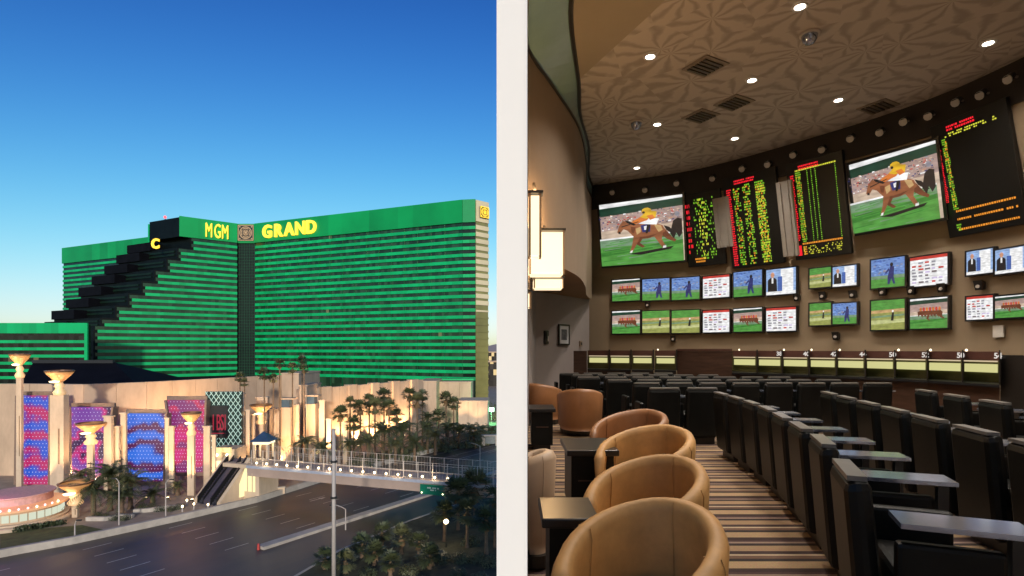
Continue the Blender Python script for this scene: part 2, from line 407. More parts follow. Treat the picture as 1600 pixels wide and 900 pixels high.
# centre shaft with emblem
A4, L4, ang4 = wing_frame((-144.2, 285.2), (-133.6, 285.2))
b = MB(); b.box(0, 0, 0, L4, 10, ROOF - 0.5)
M_grid = pm('shaft_glass', (0.004, 0.012, 0.008), 0.35, 0.3, 0.3, spec=0.25)
wsft = local_part('lift_shaft', b, M_grid, A4, ang4, hotel)
b = MB(); b.box(-0.2, -0.9, ROOF - PAR, L4 + 0.2, -0.003, ROOF + .1); part('parapet', b, M_green2, wsft, local=True)
for x0, x1 in ((-0.25, 0.35), (L4 - 0.35, L4 + 0.25)):
    b = MB(); b.box(x0, -0.7, 0, x1, -0.004, ROOF - PAR - .003); part('edge_fin', b, M_green, wsft, local=True)
b = MB()
for i in range(1, 8): x = L4 * i / 8; b.box(x - .07, -.1, 0, x + .07, -.003, ROOF - PAR)
for i in range(52): b.box(.36, -.12, 1.5 * i, L4 - .36, -.004, 1.5 * i + .14)
o = part('mullion_grid', b, pm('mullion_dark', (0.018, 0.085, 0.045), 0.5, spec=.2), wsft, local=True); o['kind'] = 'stuff'
M_tan = pm('emblem_tan', (0.75, 0.52, 0.30), 0.5, 0.15, 1)
M_emb = em('emblem_lit_tan', (0.80, 0.50, 0.25), 0.10, (0.42, 0.28, 0.16))
def emblem(parent, cx, cz, s, y, gold):
    """square plaque: dark field, pale border, ringed roundel with an animal head"""
    b = MB(); b.box(cx - s, y - 0.5, cz - s, cx + s, y, cz + s); e = part('emblem', b, M_black, parent, local=True)
    b = MB()
    w = s * 0.10
    for x0, z0, x1, z1 in ((-s, -s, s, -s + w), (-s, s - w, s, s), (-s, -s + w, -s + w, s - w), (s - w, -s + w, s, s - w)):
        b.box(cx + x0, y - 0.62, cz + z0, cx + x1, y - 0.503, cz + z1)
    for rr in (0.80, 0.62):
        for i in range(28):
            if rr == .62 and i % 7 == 3: continue
            t0, t1 = 2 * math.pi * i / 28, 2 * math.pi * (i + 1) / 28
            ps = [(cx + s * q * math.cos(t), y - 0.6, cz + s * q * math.sin(t)) for q, t in ((rr, t0), (rr, t1), (rr - .11, t1), (rr - .11, t0))]
            b.quad(*ps)
    for k in range(16):      # ruff of short rays
        t = 2 * math.pi * k / 16 + .1
        d = Vector((math.cos(t), 0, math.sin(t))); n = Vector((-d.z, 0, d.x)); c = Vector((cx, y - 0.61, cz))
        b.poly([c + d * s * .46, c + d * s * .26 + n * s * .06, c + d * s * .26 - n * s * .06])
    for dx, dz, rx, rz_ in ((0, -.02, .17, .2), (-.09, -.17, .09, .07), (.09, -.17, .09, .07), (-.15, .18, .06, .07), (.15, .18, .06, .07)):
        b.poly([(cx + s * (dx + rx * math.cos(a * .6283)), y - 0.63, cz + s * (dz + rz_ * math.sin(a * .6283))) for a in range(10)])
    for dx in (-.75, .75):
        for dz in (-.75, .75):
            b.box(cx + s * dx - s * .08, y - 0.6, cz + s * dz - s * .08, cx + s * dx + s * .08, y - 0.503, cz + s * dz + s * .08)
    o = part('emblem_relief', b, gold, e, local=True); o['kind'] = 'stuff'
emblem(wsft, L4 / 2, ROOF - PAR / 2 + .3, 4.1, -0.92, M_emb)
emblem(we, L3 * .55, ROOF - 5.2, 2.4, -0.95, M_gold)
# left (MGM) wing: terraced end
T0 = Vector((-143.6, 284)); TD = Vector((-21.1, -17.4)).normalized()
def on_plane(px):
    k = (px - 800) / F
    t = (T0.x - k * T0.y) / (k * TD.y - TD.x); return T0 + TD * t, t
tips = [(283, 343), (297, 386), (277, 402), (260, 420), (241, 437), (221, 456), (200, 475), (180, 494), (157, 512), (146, 530)]
ed = Vector((-0.9, 0.44)).normalized()
mgm_ang = math.atan2(-TD.y, -TD.x)
wm = thing('left_wing', (0, 0, 0), None, None); wm.parent = hotel; wm.location = -wloc(hotel)
tiers = []
for i in range(1, len(tips)):
    p, t = on_plane(tips[i][0])
    ztop = ROOF if i == 1 else ZW(tips[i - 1][1] + 3, on_plane(tips[i - 1][0])[0].y)
    tiers.append([p, t, ztop])
for i, (p, t, ztop) in enumerate(tiers):
    zb = tiers[i + 1][2] if i + 1 < len(tiers) else 0
    s = 34 if i == 0 else 40
    q = p + ed * s
    back = Vector((0.35, 0.94)) * 16
    b = MB(); b.prism([p, q, q + back, T0 + Vector((2, 22)), T0], zb, ztop - 0.02 if i else ztop - .4)
    tr = part('terrace_tier', b, M_terr, wm)
    if i == 0:
        pu = on_plane(280)[0]; b = MB(); b.prism([pu, pu + ed * 24, pu + ed * 24 + back, T0 + Vector((2, 22)), T0], ROOF - PAR, ROOF - .5); part('parapet_core', b, M_terr, tr)
    # dark parapet block standing at the outer end of each tier
    if i: 
        bb = MB(); e2 = q - ed * 20
        bb.prism([e2 - Vector((.5, 1)), q - Vector((.5, 1)), q + back, e2 + back], ztop - 0.03, ztop + 4.2); part('terrace_block', bb, M_dark, tr)
        bb = MB()
        for kz in (0.33, 0.62):
            zz = zb + (ztop - zb) * kz
            n_ = Vector((ed.y, -ed.x)) * (1 if ed.x < 0 else -1)
            a_ = p + ed * 2; c_ = q - ed * 10; nn = Vector((-0.44, -0.9)).normalized() * .35
            bb.prism([a_, c_, c_ + nn, a_ + nn], zz, zz + .9)
        o = part('terrace_rail', bb, pm('dark_green_metal', (0.006, 0.018, 0.011), 0.5, 0.3, .2, spec=.15), tr); o['kind'] = 'stuff'
    else:
        bb = MB(); e2 = q - ed * 0.8; nn = Vector((-0.44, -0.9)).normalized() * .4
        bb.prism([e2, q, q + nn, e2 + nn], ztop - 18, ztop); part('edge_fin', bb, M_green, tr)
# parapet and bands on the visible front of the left wing
def mgm_strip(x0, x1, z0, z1, proud, name, mat):
    b = MB(); b.box(0, -proud, 0, x1 - x0, -0.004, z1 - z0)
    o = bpy.data.objects.new(name, b.mesh(name, mat)); link(o, wm)
    st = T0 + TD * (-x0); o.location = Vector((st.x, st.y, z0)); o.rotation_euler = (0, 0, mgm_ang); return o
tpar = on_plane(280)[1]
mgm_strip(-tpar, 0.0, ROOF - PAR, ROOF, 0.8, 'parapet', M_green2)
z = ROOF - PAR - FL
gl_me = {}
while z > 6:
    t = next((tt for (pp, tt, zt), nx in zip(tiers, tiers[1:] + [[None, None, 0]]) if zt >= z + 1.4 > nx[2]), tiers[-1][1])
    mgm_strip(-t + 1.5, 0.0, z, z + 1.38, 0.55, 'spandrel_band', M_green)
    o = mgm_strip(-t + 0.6, 0.0, z + 1.382, z + FL - 0.002, 0.12, 'window_strip', M_glass)
    z -= FL
# far left wing behind the terraces
A5, L5, ang5 = wing_frame((-291, 353), (-205, 315))
b = MB(); b.box(0, 0, 0, L5, 20, ROOF - 0.6); wl = local_part('far_wing', b, M_glass2, A5, ang5, hotel)
b = MB(); b.box(-0.4, -0.8, ROOF - PAR, L5, -0.003, ROOF); part('parapet', b, M_green2, wl, local=True)
bands(wl, L5, 20)
# roof beacon
b = MB(); c = P(258, 341.5, 273); b.cyl(c - Vector((0, 0, 1.2)), c, .25, .2, 8); bk = part('beacon_post', b, M_black, hotel)
b = MB(); b.lathe([(0.02, 0), (.55, .25), (.7, .8), (.45, 1.3), (.02, 1.45)], c, 10); part('beacon', b, em('red_beacon', (1, 0.10, 0.12), 1.6), bk, smooth=True)
# gold letters: each its own part
def letters(word, wing_A, wing_ang, x_at, z, size, parent, prou, sx=1.0, fat=0.22):
    for ch, x in zip(word, x_at):
        me = text_mesh(ch, size, 0.5, M_gold, fat=fat)
        o = inst('letter', me, parent, (0, 0, 0)); o.rotation_euler = (math.radians(90), 0, wing_ang); o.scale = (sx, 1.0, 1.0)
        d = Vector((math.cos(wing_ang), math.sin(wing_ang))); n = Vector((math.sin(wing_ang), -math.cos(wing_ang)))
        p = Vector(wing_A) + d * x + n * prou
        o.location = Vector((p.x, p.y, z)) - wloc(parent); o['label'] = 'gold letter ' + ch
def xs_for(pxs, A_, ang_):
    d = Vector((math.cos(ang_), math.sin(ang_))); out = []
    for px in pxs:
        k = (px - 800) / F; out.append(((k * A_[1]) - A_[0]) / (d.x - k * d.y))
    return out
letters('GRAND', A, ang, xs_for([413.5, 431.5, 448, 464, 481], A, ang), 79.9, 9.0, hotel, 1.4, 0.98)
Am = T0 + TD * tiers[0][1]
letters('MGM', Am, mgm_ang, xs_for([319.5, 333.5, 345.0], Am, mgm_ang), 79.2, 10.2, hotel, 1.4, 0.43, 0.0)
pc, tcx = on_plane(236)
me = text_mesh('C', 6.4, 0.3, M_gold, fat=0.22); cl = P(236.5, 388, 262)  # reflection of the sign, built as a solid glowing C
o = inst('letter', me, hotel, cl - wloc(hotel)); o.rotation_euler = (math.radians(90), 0, -0.2); o['label'] = 'painted reflection of a gold sign letter in the dark terraces'

# annex: low green banded wing at the left edge
An = Vector((-226, 216)); annex = thing('green_annex', (An.x, An.y, 0), 'low green banded hotel annex at the left behind the dark roof', 'building')
LA = XW(134, 215) + 226
b = MB(); b.box(0, 0, 0, LA, 1.5, 32.4); part('core', b, M_annex, annex, local=True)
b = MB(); b.box(-.3, -.6, 28.9, LA + .3, -0.003, 33.0); part('parapet', b, M_green, annex, local=True)
for k in range(9):
    b = MB(); b.box(-.3, -.5, 0, LA, -0.003, 1.15); o = part('spandrel_band', b, M_green, annex, local=True); o.location.z = 25.0 - k * 2.85
b = MB(); b.box(LA - .9, -.62, 4, LA + .3, -0.004, 28.88); part('corner_fin', b, M_green, annex, local=True)

# dark hipped roof hall
Yr = 112
b = MB(); e0, e1 = XW(22, Yr), XW(228, Yr); r0, r1 = XW(52, Yr + 12), XW(178, Yr + 12); zE, zR = 13.5, ZW(566, Yr + 12)
pts = [(e0, Yr, zE), (e1, Yr, zE), (e1, Yr + 26, zE), (e0, Yr + 26, zE), (r0, Yr + 12, zR), (r1, Yr + 12, zR)]
hall = thing('dark_roofed_hall', (XW(120, Yr), Yr, 0), 'hall with black hipped roof behind the beige screen wall', 'building')
rb = MB(); rb.add(pts, [(0, 1, 5, 4), (1, 2, 5), (2, 3, 4, 5), (3, 0, 4), (3, 2, 1, 0)]); part('roof', rb, M_dark, hall)
rb = MB(); rb.box(e0 + .5, Yr + .5, 0, e1 - .5, Yr + 25.5, 13.48); part('wall', rb, M_stuc, hall)
rb = MB(); rb.box(r0, Yr + 11.6, zR - .2, r1, Yr + 12.4, zR + .5); part('ridge_cap', rb, M_black, hall)
# ------------------------------------------------------------------ beige podium walls
def panel_wall(root, pts, zt, z0=0.14, thick=1.2, mat=None, joint=3.2, pil=None):
    """straight wall lengths made of separate upright slabs with open joints"""
    mat = mat or M_stuc; k = 0
    for a, c in zip(pts[:-1], pts[1:]):
        a, c = Vector(a), Vector(c); d = c - a; L = d.length; ang = math.atan2(d.y, d.x); n = max(1, round(L / joint)); w = L / n
        b = MB(); b.box(0.03, 0, z0, w - 0.03, thick, zt); me = b.mesh('wall_panel', mat)
        b2 = MB(); b2.box(0.03, -0.55, z0, w - 0.03, thick, zt + .25); me2 = b2.mesh('pier', mat)
        for i in range(n):
            p = a + d * (i / n); k += 1
            use_p = pil and (k % pil == 0)
            o = inst('pier' if use_p else 'wall_panel', me2 if use_p else me, root, Vector((p.x, p.y, 0)) - wloc(root), ang)
        b = MB(); b.box(0, 0.2, z0, L, thick - .2, zt - .3); o = bpy.data.objects.new('wall_core', b.mesh('wall_core', mat)); link(o, root)
        o.location = Vector((a.x, a.y, 0)) - wloc(root); o.rotation_euler = (0, 0, ang)
p_a = [(-92, 97), (-86, 97), (-75, 95.2), (-68.5, 102), (-58, 123.5), (-54.6, 129.5)]
pod = thing('podium_wall', (-75, 96, 0), 'tall beige stucco wall behind the coloured light screens', 'wall')
panel_wall(pod, p_a, 16.5, joint=4.5)
# tall box behind the slim palms
def cbox(name, px0, px1, ytop, Y, depth, label, cat, mat=None, zt=None, z0=0.14, group=None):
    x0, x1 = XW(px0, Y), XW(px1, Y); zt = zt or ZW(ytop, Y)
    r = thing(name, ((x0 + x1) / 2, Y, 0), label, cat, group)
    n = max(1, round((x1 - x0) / 3.2)); w = (x1 - x0) / n
    for i in range(n):
        b = MB(); b.box(x0 + i * w + .03, Y, z0, x0 + (i + 1) * w - .03, Y + depth, zt); part('wall_panel', b, mat or M_stuc, r)
    b = MB(); b.box(x0 - .1, Y - .15, zt + .003, x1 + .1, Y + depth + .1, zt + .35); part('coping', b, mat or M_stuc, r)
    return r
cbox('podium_block', 440, 467, 585, 128, 14, 'tall beige block at the end of the screen wall behind slim palms', 'building')
p_b = [(-44.5, 114), (-39, 123), (-33, 134), (-27.3, 146), (-24.8, 152)]
pod2 = thing('pilaster_wall', (-44, 114, 0), 'long beige wall with upright piers running back behind the palm grove', 'wall')
panel_wall(pod2, p_b, 14.2, joint=2.6, pil=3)
cbox('podium_block', 468, 480, 604, 112, 8, 'narrow beige block joining the pilaster wall to the taller block', 'building')
cbox('podium_block', 655, 682, 597, 158, 14, 'shaded beige block at the far end of the pilaster wall', 'building')
cbox('podium_block', 682, 736, 598, 165, 10, 'wide plain beige block below the right end of the hotel', 'building')
cbox('podium_block', 716, 762, 628, 150, 10, 'low pale beige block at the right behind shrubs', 'building', M_stuc2)
r_ = thing('canopy_light', (XW(708, 170), 170, 0), 'strip of white canopy light above the wide beige block', 'canopy')
b = MB(); b.box(XW(690, 170), 170, ZW(597, 170), XW(736, 170), 171, ZW(595, 170)); part('light_strip', b, em('canopy_white', (0.85, 1, 0.8), 0.9), r_)
b = MB(); b.box(XW(686, 170), 169.5, ZW(594, 170) + .003, XW(740, 170), 174, ZW(591.5, 170)); part('canopy_roof', b, M_green, r_)
for px in (690, 736):
    b = MB(); b.cyl((XW(px, 171), 171, 0), (XW(px, 171), 171, ZW(598, 170)), .3); part('post', b, M_steel, r_)

# stepped lit pylons between the two walls
def slab(name, px0, px1, ytop, Y, depth, label, mat=M_stuc2, cat='pylon', cap=True, group=None):
    depth = min(depth, (XW(px1, Y) - XW(px0, Y)) * .35); x0, x1 = XW(px0, Y), XW(px1 - (depth * F / Y) * abs(px1 - 800) / F, Y); zt = ZW(ytop, Y)
    r = thing(name, ((x0 + x1) / 2, Y, 0), label, cat, group)
    h = zt - .14; n = max(2, round(h / 3.2))
    for i in range(n):
        b = MB(); b.box(x0, Y, .14 + h * i / n + (.02 if i else 0), x1, Y + depth, .14 + h * (i + 1) / n - .02); part('stone_course', b, mat, r)
    b = MB(); b.box(x0 + .06, Y + .06, .14, x1 - .06, Y + depth - .06, zt - .05); part('core', b, mat, r)
    if cap:
        b = MB(); b.box(x0 - .12, Y - .12, zt + .003, x1 + .12, Y + depth + .12, zt + .25); part('cap', b, mat, r)
    return r
PY = [(376, 383, 616, 96, 3, 'slim beige pylon right beside the diamond lattice sign'), (384, 391, 642, 95, 3, 'short pale pylon just right of the lattice sign pylon'),
      (388, 399, 650, 97, 3, 'stepped pale pylon above the escalator top'),
      (400, 421, 622, 108, 5, 'broad beige pylon behind the amber torch by the bridge kiosk'),
      (448, 463, 652, 104, 5, 'beige pylon under the blue window block'), (458, 468, 634, 103, 3, 'brightly lit pale pylon right of the blue window block'),
      (476, 484, 628, 110, 4, 'beige pylon under the second blue box'), (486, 503, 640, 108, 5, 'wide lit pylon below the second blue box'),
      (499, 508, 627, 106, 3, 'glowing white pylon at the start of the pilaster wall'), (510, 518, 656, 104, 3, 'lower glowing pylon stepping down before the palms'),
      (536, 543, 662, 106, 3, 'short bright pylon standing among the first palms'), (421, 441, 640, 106, 5, 'beige pylon between two slim palm trunks')]
for a in PY: slab('lit_pylon', a[0], a[1], a[2], a[3], a[4], a[5], group='stepped pylons along the podium')
for px, py, Y, lab in ((446, 630, 101, 'small blue glazed box on the beige podium left of slim palms'), (485, 625, 106, 'small blue grey glazed box on the podium right of slim palms')):
    c = P(px, py, Y); r = thing('glazed_box', (c.x, c.y, c.z - 1.0), lab, 'window box', 'glazed boxes on the podium')
    b = MB(); b.box(c.x - .75, c.y, c.z - .8, c.x + .75, c.y + 1.5, c.z + .7); part('pane', b, pm('blue_pane', (0.06, 0.10, 0.14), 0.25, 0.2, 1), r)
    b = MB(); b.box(c.x - .95, c.y - .3, c.z + .703, c.x + 1.6, c.y + 1.8, c.z + .95); part('roof_slab', b, M_stuc, r)
    b = MB(); b.box(c.x - .9, c.y + .1, .14, c.x + .9, c.y + 3, c.z - .803); part('plinth', b, M_stuc, r)

# ------------------------------------------------------------------ coloured light screens
def led_material(name, c1, c2, c3, ws, ph):
    m = bpy.data.materials.new(name); m.use_nodes = True; t = m.node_tree; p = t.nodes['Principled BSDF']
    tc = t.nodes.new('ShaderNodeTexCoord')
    nz = t.nodes.new('ShaderNodeTexNoise'); nz.inputs['Scale'].default_value = .22; nz.inputs['Detail'].default_value = 2; t.links.new(tc.outputs['Object'], nz.inputs[0])
    sp = t.nodes.new('ShaderNodeSeparateXYZ'); t.links.new(tc.outputs['Object'], sp.inputs[0])
    m1 = t.nodes.new('ShaderNodeMath'); m1.operation = 'MULTIPLY_ADD'; m1.inputs[1].default_value = 14; t.links.new(nz.outputs['Fac'], m1.inputs[0])
    m0 = t.nodes.new('ShaderNodeMath'); m0.operation = 'MULTIPLY_ADD'; m0.inputs[1].default_value = ws * 15; m0.inputs[2].default_value = ph; t.links.new(sp.outputs['Z'], m0.inputs[0]); t.links.new(m0.outputs[0], m1.inputs[2])
    sn = t.nodes.new('ShaderNodeMath'); sn.operation = 'SINE'; t.links.new(m1.outputs[0], sn.inputs[0])
    wv = t.nodes.new('ShaderNodeMapRange'); wv.inputs['From Min'].default_value = -1; t.links.new(sn.outputs[0], wv.inputs[0])
    r = t.nodes.new('ShaderNodeValToRGB'); e = r.color_ramp.elements
    e[0].color = c1 + (1,); e[0].position = 0.12; e[1].color = c3 + (1,); e[1].position = 0.85; k = e.new(0.5); k.color = c2 + (1,)
    t.links.new(wv.outputs[0], r.inputs[0]); t.links.new(r.outputs[0], p.inputs['Emission Color'])
    p.inputs['Emission Strength'].default_value = 0.85; p.inputs['Base Color'].default_value = (0.02, 0.02, 0.03, 1)
    return m
BLU, MAG, DK, RED, PUR = (0.018, 0.075, 0.50), (0.55, 0.012, 0.16), (0.03, 0.004, 0.05), (0.48, 0.02, 0.07), (0.14, 0.03, 0.28)
SCR = [((28, 80), (26, 79), 618, 758, 90, (BLU, PUR, (0.42, 0.01, 0.10)), .105, 0.5, 'tall light screen of blue and magenta waves left of the torch column'),
       ((110, 178), (111, 160), 636, 752, 92, (PUR, MAG, DK), .05, 2.0, 'magenta and purple light screen behind a lit torch'),
       ((196, 261), (199, 258), 646, 752, 90, ((0.02, 0.13, 0.62), (0.02, 0.07, 0.40), (0.08, 0.004, 0.06)), .125, 1.0, 'blue light screen with dark red bands between beige pylons'),
       ((260, 323), (274, 320), 625, 738, 93, (MAG, RED, (0.20, 0.02, 0.12)), .04, 0.0, 'tapered pink and red light screen beside the lattice sign')]
for (tp, bt, yt, yb, Y, cols, ws, ph, lab) in SCR:
    x0, x1, q0, q1 = XW(tp[0], Y), XW(tp[1], Y), XW(bt[0], Y), XW(bt[1], Y); zt, zb = ZW(yt, Y), max(0.3, ZW(yb, Y))
    cx = (x0 + x1) / 2
    r = thing('light_screen', (cx, Y, 0), lab, 'light screen', 'coloured light screens on the podium')
    b = MB(); fr_ = [(q0, zb), (q1, zb), (x1, zt), (x0, zt)]
    b.add([(x, Y, z) for x, z in fr_] + [(x, Y + .8, z) for x, z in fr_], [(0, 1, 2, 3), (7, 6, 5, 4), (0, 4, 5, 1), (1, 5, 6, 2), (2, 6, 7, 3), (3, 7, 4, 0)])
    part('panel', b, led_material('led_' + str(Y) + str(tp[0]), *cols, ws, ph), r)
    for (a0, a1) in ((fr_[0], fr_[1]), (fr_[1], fr_[2]), (fr_[2], fr_[3]), (fr_[3], fr_[0])):
        b = MB(); b.bar((a0[0], Y + .3, a0[1]), (a1[0], Y + .3, a1[1]), .35, 1.3); part('frame_bar', b, pm('screen_frame', (0.22, 0.15, 0.11), 0.5), r)
    for px_ in (q0 + .4, q1 - .4):
        b = MB(); b.box(px_ - .2, Y + .9, .14, px_ + .2, Y + 1.3, zt); part('post', b, M_steel, r)
    b = MB(); nx, nz = 12 if tp[0] > 100 else 10, int((zt - zb) / .58)
    for j in range(nz):
        v = (j + .5) / nz; xa, xb = q0 + (x0 - q0) * v, q1 + (x1 - q1) * v
        for i in range(nx):
            u = (i + (.5 if j % 2 else 0.05)) / nx; c = Vector((xa + (xb - xa) * u + .12, Y - .06, zb + (zt - zb) * v)); s = .07
            if c.x > xb - .1: continue
            b.poly([c + Vector((s * math.cos(a), 0, s * math.sin(a))) for a in (0, 1.047, 2.094, 3.14, 4.19, 5.236)])
    o = part('light_bulb', b, em('led_dot', (0.75, 0.72, 0.95), 0.8), r); o['kind'] = 'stuff'
for px0, px1, yt, yb, Y in ((110, 178, 633, 636, 93), (196, 262, 642, 645, 91)): pass

# lattice sign
Y = 94; x0, x1, zt, zb = XW(321, Y), XW(377, Y), ZW(612, Y), ZW(712, Y)
r = thing('lattice_sign', ((x0 + x1) / 2, Y, 0), 'dark green sign with white diamond lattice and black red-lettered panel', 'sign')
b = MB(); b.box(x0, Y, zb, x1, Y + .6, zt); part('backing', b, pm('lattice_green', (0.006, 0.03, 0.024), 0.5), r)
b = MB(); M_lat = em('lattice_white', (0.38, 0.62, 0.52), 0.45, (.45, .55, .5)); s = 1.05
w_, h_ = x1 - x0, zt - zb
bpx0, bpx1, bz0, bz1 = x0 - .02, x0 + w_ * .64, zt - h_ * .72, zt - h_ * .22
def clip_seg(a, c):
    n = 24; pts = [(a[0] + (c[0] - a[0]) * i / n, a[1] + (c[1] - a[1]) * i / n) for i in range(n + 1)]
    for p, q in zip(pts[:-1], pts[1:]):
        m = ((p[0] + q[0]) / 2, (p[1] + q[1]) / 2)
        if x0 <= m[0] <= x1 and zb <= m[1] <= zt and not (bpx0 <= m[0] <= bpx1 and bz0 <= m[1] <= bz1): yield p, q
for k in range(-16, 26):
    for sg in (1, -1):
        a = (x0 + k * s * .8, zb if sg > 0 else zt); c = (a[0] + (zt - zb) * .72, zt if sg > 0 else zb)
        for p, q in clip_seg(a, c): b.bar((p[0], Y - .06, p[1]), (q[0], Y - .06, q[1]), .075, .07)
o = part('lattice', b, M_lat, r); o['kind'] = 'stuff'
b = MB(); b.box(bpx0, Y - .25, bz0, bpx1, Y - .003, bz1); bp_ = part('name_board', b, M_black, r)
M_redem = em('sign_red', (0.30, 0.012, 0.03), 0.9)
for i, ch in enumerate('IBSI'):
    o = inst('letter', text_mesh(ch, 3.6, .05, M_redem, .0), bp_, Vector((bpx0 + 1.35 + i * .68, Y - .3, bz0 + 1.35)) - wloc(bp_)); o.rotation_euler = (math.radians(90), 0, 0); o.scale = (.42, 1.1, 1)
b = MB(); b.box(bpx0 + .6, Y - .32, bz0 + .75, bpx1 - .6, Y - .253, bz0 + .87); part('underline', b, M_redem, bp_)
for xx in (x0 + .3, x1 - .3):
    b = MB(); b.box(xx - .25, Y + .603, .14, xx + .25, Y + 1.1, zt - .2); part('post', b, M_steel, r)

# beige columns between the screens
for a in [(80, 107, 617, 87, 3, None), (137, 150, 692, 84, 1.6, None), (293, 307, 678, 84, 1.5, None)]: pass
COLS = [(162, 178, 652, 85, 2.5, 'pale lit pylon right of the magenta screen'), (178, 188, 668, 86, 2, 'darker beige pylon beside the pale lit pylon'),
        (188, 199, 647, 87, 2.5, 'slim orange-lit pylon at the left edge of the blue screen'), (258, 265, 655, 86, 2, 'slim curved-top pylon right of the blue screen'),
        (264, 273, 668, 85, 2, 'low two-step pylon below the pink screen'), (318, 330, 668, 86, 3, 'rounded beige pylon left of the lattice sign board'),
        (331, 338, 682, 84, 2, 'short stepped pylon next to the escalator top'), (24, 30, 630, 92, 3, 'edge pylon left of the tallest light screen')]
for a in COLS: slab('beige_pylon', a[0], a[1], a[2], a[3], a[4], a[5], group='beige pylons between the light screens')

# torches
def torch(px, ybowl, Y, rpx, colpx, label, ytop_col, energy=500):
    x = XW(px, Y); zc = ZW(ytop_col, Y); zb = ZW(ybowl, Y); R = rpx * Y / F
    r = thing('torch_pylon', (x, Y, 0), label, 'torch', 'torch pylons')
    if colpx:
        w = colpx * Y / F / 2; dp = w * .35; w = w - dp * abs(px - 800) / F
        for i in range(max(2, round(zc / 3))):
            n = max(2, round(zc / 3)); b = MB(); b.box(x - w, Y - dp, .14 + (zc - .14) * i / n + (.015 if i else 0), x + w, Y + dp, .14 + (zc - .14) * (i + 1) / n - .015); part('column_block', b, M_stuc2, r)
        b = MB(); b.box(x - w + .05, Y - dp + .05, .14, x + w - .05, Y + dp - .05, zc - .02); part('column_core', b, M_stuc2, r)
        b = MB(); b.box(x + w * .2, Y - dp - .05, zc * .3, x + w * .42, Y - dp - .003, zc * .66); part('groove_shade_strip', b, pm('painted_groove_shade', (0.25, 0.17, 0.11), 0.8), r)  # flat raised strip; its darker tone paints the shade of a groove
    h = zb - zc
    b = MB(); b.lathe([(R * .42, 0), (R * .5, h * .12), (R * .28, h * .3), (R * .4, h * .42), (R * .22, h * .6)], (x, Y, zc), 12); nk = part('neck', b, em('neck_gold', (0.9, .5, .2), .35, (.7, .5, .3)), r, smooth=True)
    b = MB(); b.lathe([(R * .22, h * .6), (R * .5, h * .75), (R * .85, h * .95), (R, h * 1.08), (R * .97, h * 1.1), (R * .8, h * .98), (R * .05, h * .8)], (x, Y, zc), 20); part('bowl', b, M_amber, r, smooth=True)
    b = MB(); b.lathe([(R * 1.03, h * 1.08), (R * 1.05, h * 1.16), (R * .9, h * 1.17), (R * .9, h * 1.1)], (x, Y, zc), 20); part('rim', b, pm('bronze_rim', (0.22, 0.12, 0.06), 0.4, metal=.4), r)
    b = MB(); b.lathe([(R * .02, h * .70), (R * .38, h * .66), (R * .30, h * .60), (.02, h * .58)], (x, Y - R * .55, zc), 12); part('lamp_glow', b, M_flame, r, smooth=True)
    lamp('torch_lamp', 'POINT', (x, Y - R * 1.5, zc + h * .7), energy * .2, (1, .66, .34), .3, r)
torch(93, 584, 86, 18, 30, 'tall torch with amber bowl on the thick column between two screens', 617, 900)
torch(31, 558, 88, 13, 12, 'torch at the left edge of the podium, half cut off', 590, 700)
torch(142, 665, 84, 19, 13, 'lit torch in front of the magenta screen', 694, 600)
torch(299, 649, 84, 14, 13, 'glowing torch on slim column before the pink screen', 680, 600)
torch(408, 636, 100, 16, 9, 'unlit-looking amber torch above the bridge kiosk', 662, 300)
torch(118, 758, 73, 22, 12, 'nearest torch on a glowing white post by the plaza', 788, 220)

# ------------------------------------------------------------------ plaza at the lower left
c = G(34, 815); c = Vector((c.x, c.y, 0))
r = thing('tiered_fountain', (c.x, c.y, 0), 'round tiered plaza stand with glowing white panels and pink lights', 'fountain')
b = MB(); b.lathe([(5.6, .14), (5.6, .5), (5.4, .6), (.02, .6)], c, 36); part('base_step', b, M_stuc2, r)
b = MB(); b.lathe([(4.9, .6), (4.9, .8), (.02, .8)], c, 36); part('second_step', b, M_stuc2, r)
b = MB(); b.lathe([(4.3, .8), (4.3, 2.2), (.02, 2.2)], c, 36); part('drum', b, M_stuc, r)
for i in range(26):
    t = -2.6 + i * .2 - .0; d = Vector((math.cos(t), math.sin(t), 0)); n = Vector((-d.y, d.x, 0))
    b = MB(); b.obox(c + d * 4.33 + Vector((0, 0, 1.5)), n * .36, d * .04, Vector((0, 0, .45))); part('lit_panel', b, M_white_em, r)
b = MB(); b.lathe([(4.6, 2.2), (4.9, 2.3), (4.9, 2.55), (.02, 2.55)], c, 36); part('canopy_ring', b, em('orange_rim', (0.9, .35, .12), .30, (.6, .4, .25)), r)
b = MB(); b.lathe([(3.5, 2.55), (3.5, 3.4), (3.8, 3.5), (3.8, 3.65), (.02, 3.65)], c + Vector((-1.2, 1, 0)), 36); part('upper_drum', b, pm('pink_stucco', (0.6, 0.38, 0.36), .7), r)
for i in range(16):
    t = -2.8 + i * .19; d = Vector((math.cos(t), math.sin(t), 0))
    b = MB(); b.lathe([(.02, 0), (.13, .1), (.02, .25)], c + d * 4.6 + Vector((0, 0, 2.55)), 6); part('rim_light', b, em('pink_bulb', (1, .35, .4) if i % 3 else (1, .7, .3), 4) if i % 3 else M_bulb, r)
lamp('pink_wash', 'POINT', (c.x - 1, c.y - 4.5, 5.0), 200, (1, .25, .45), .4, r)

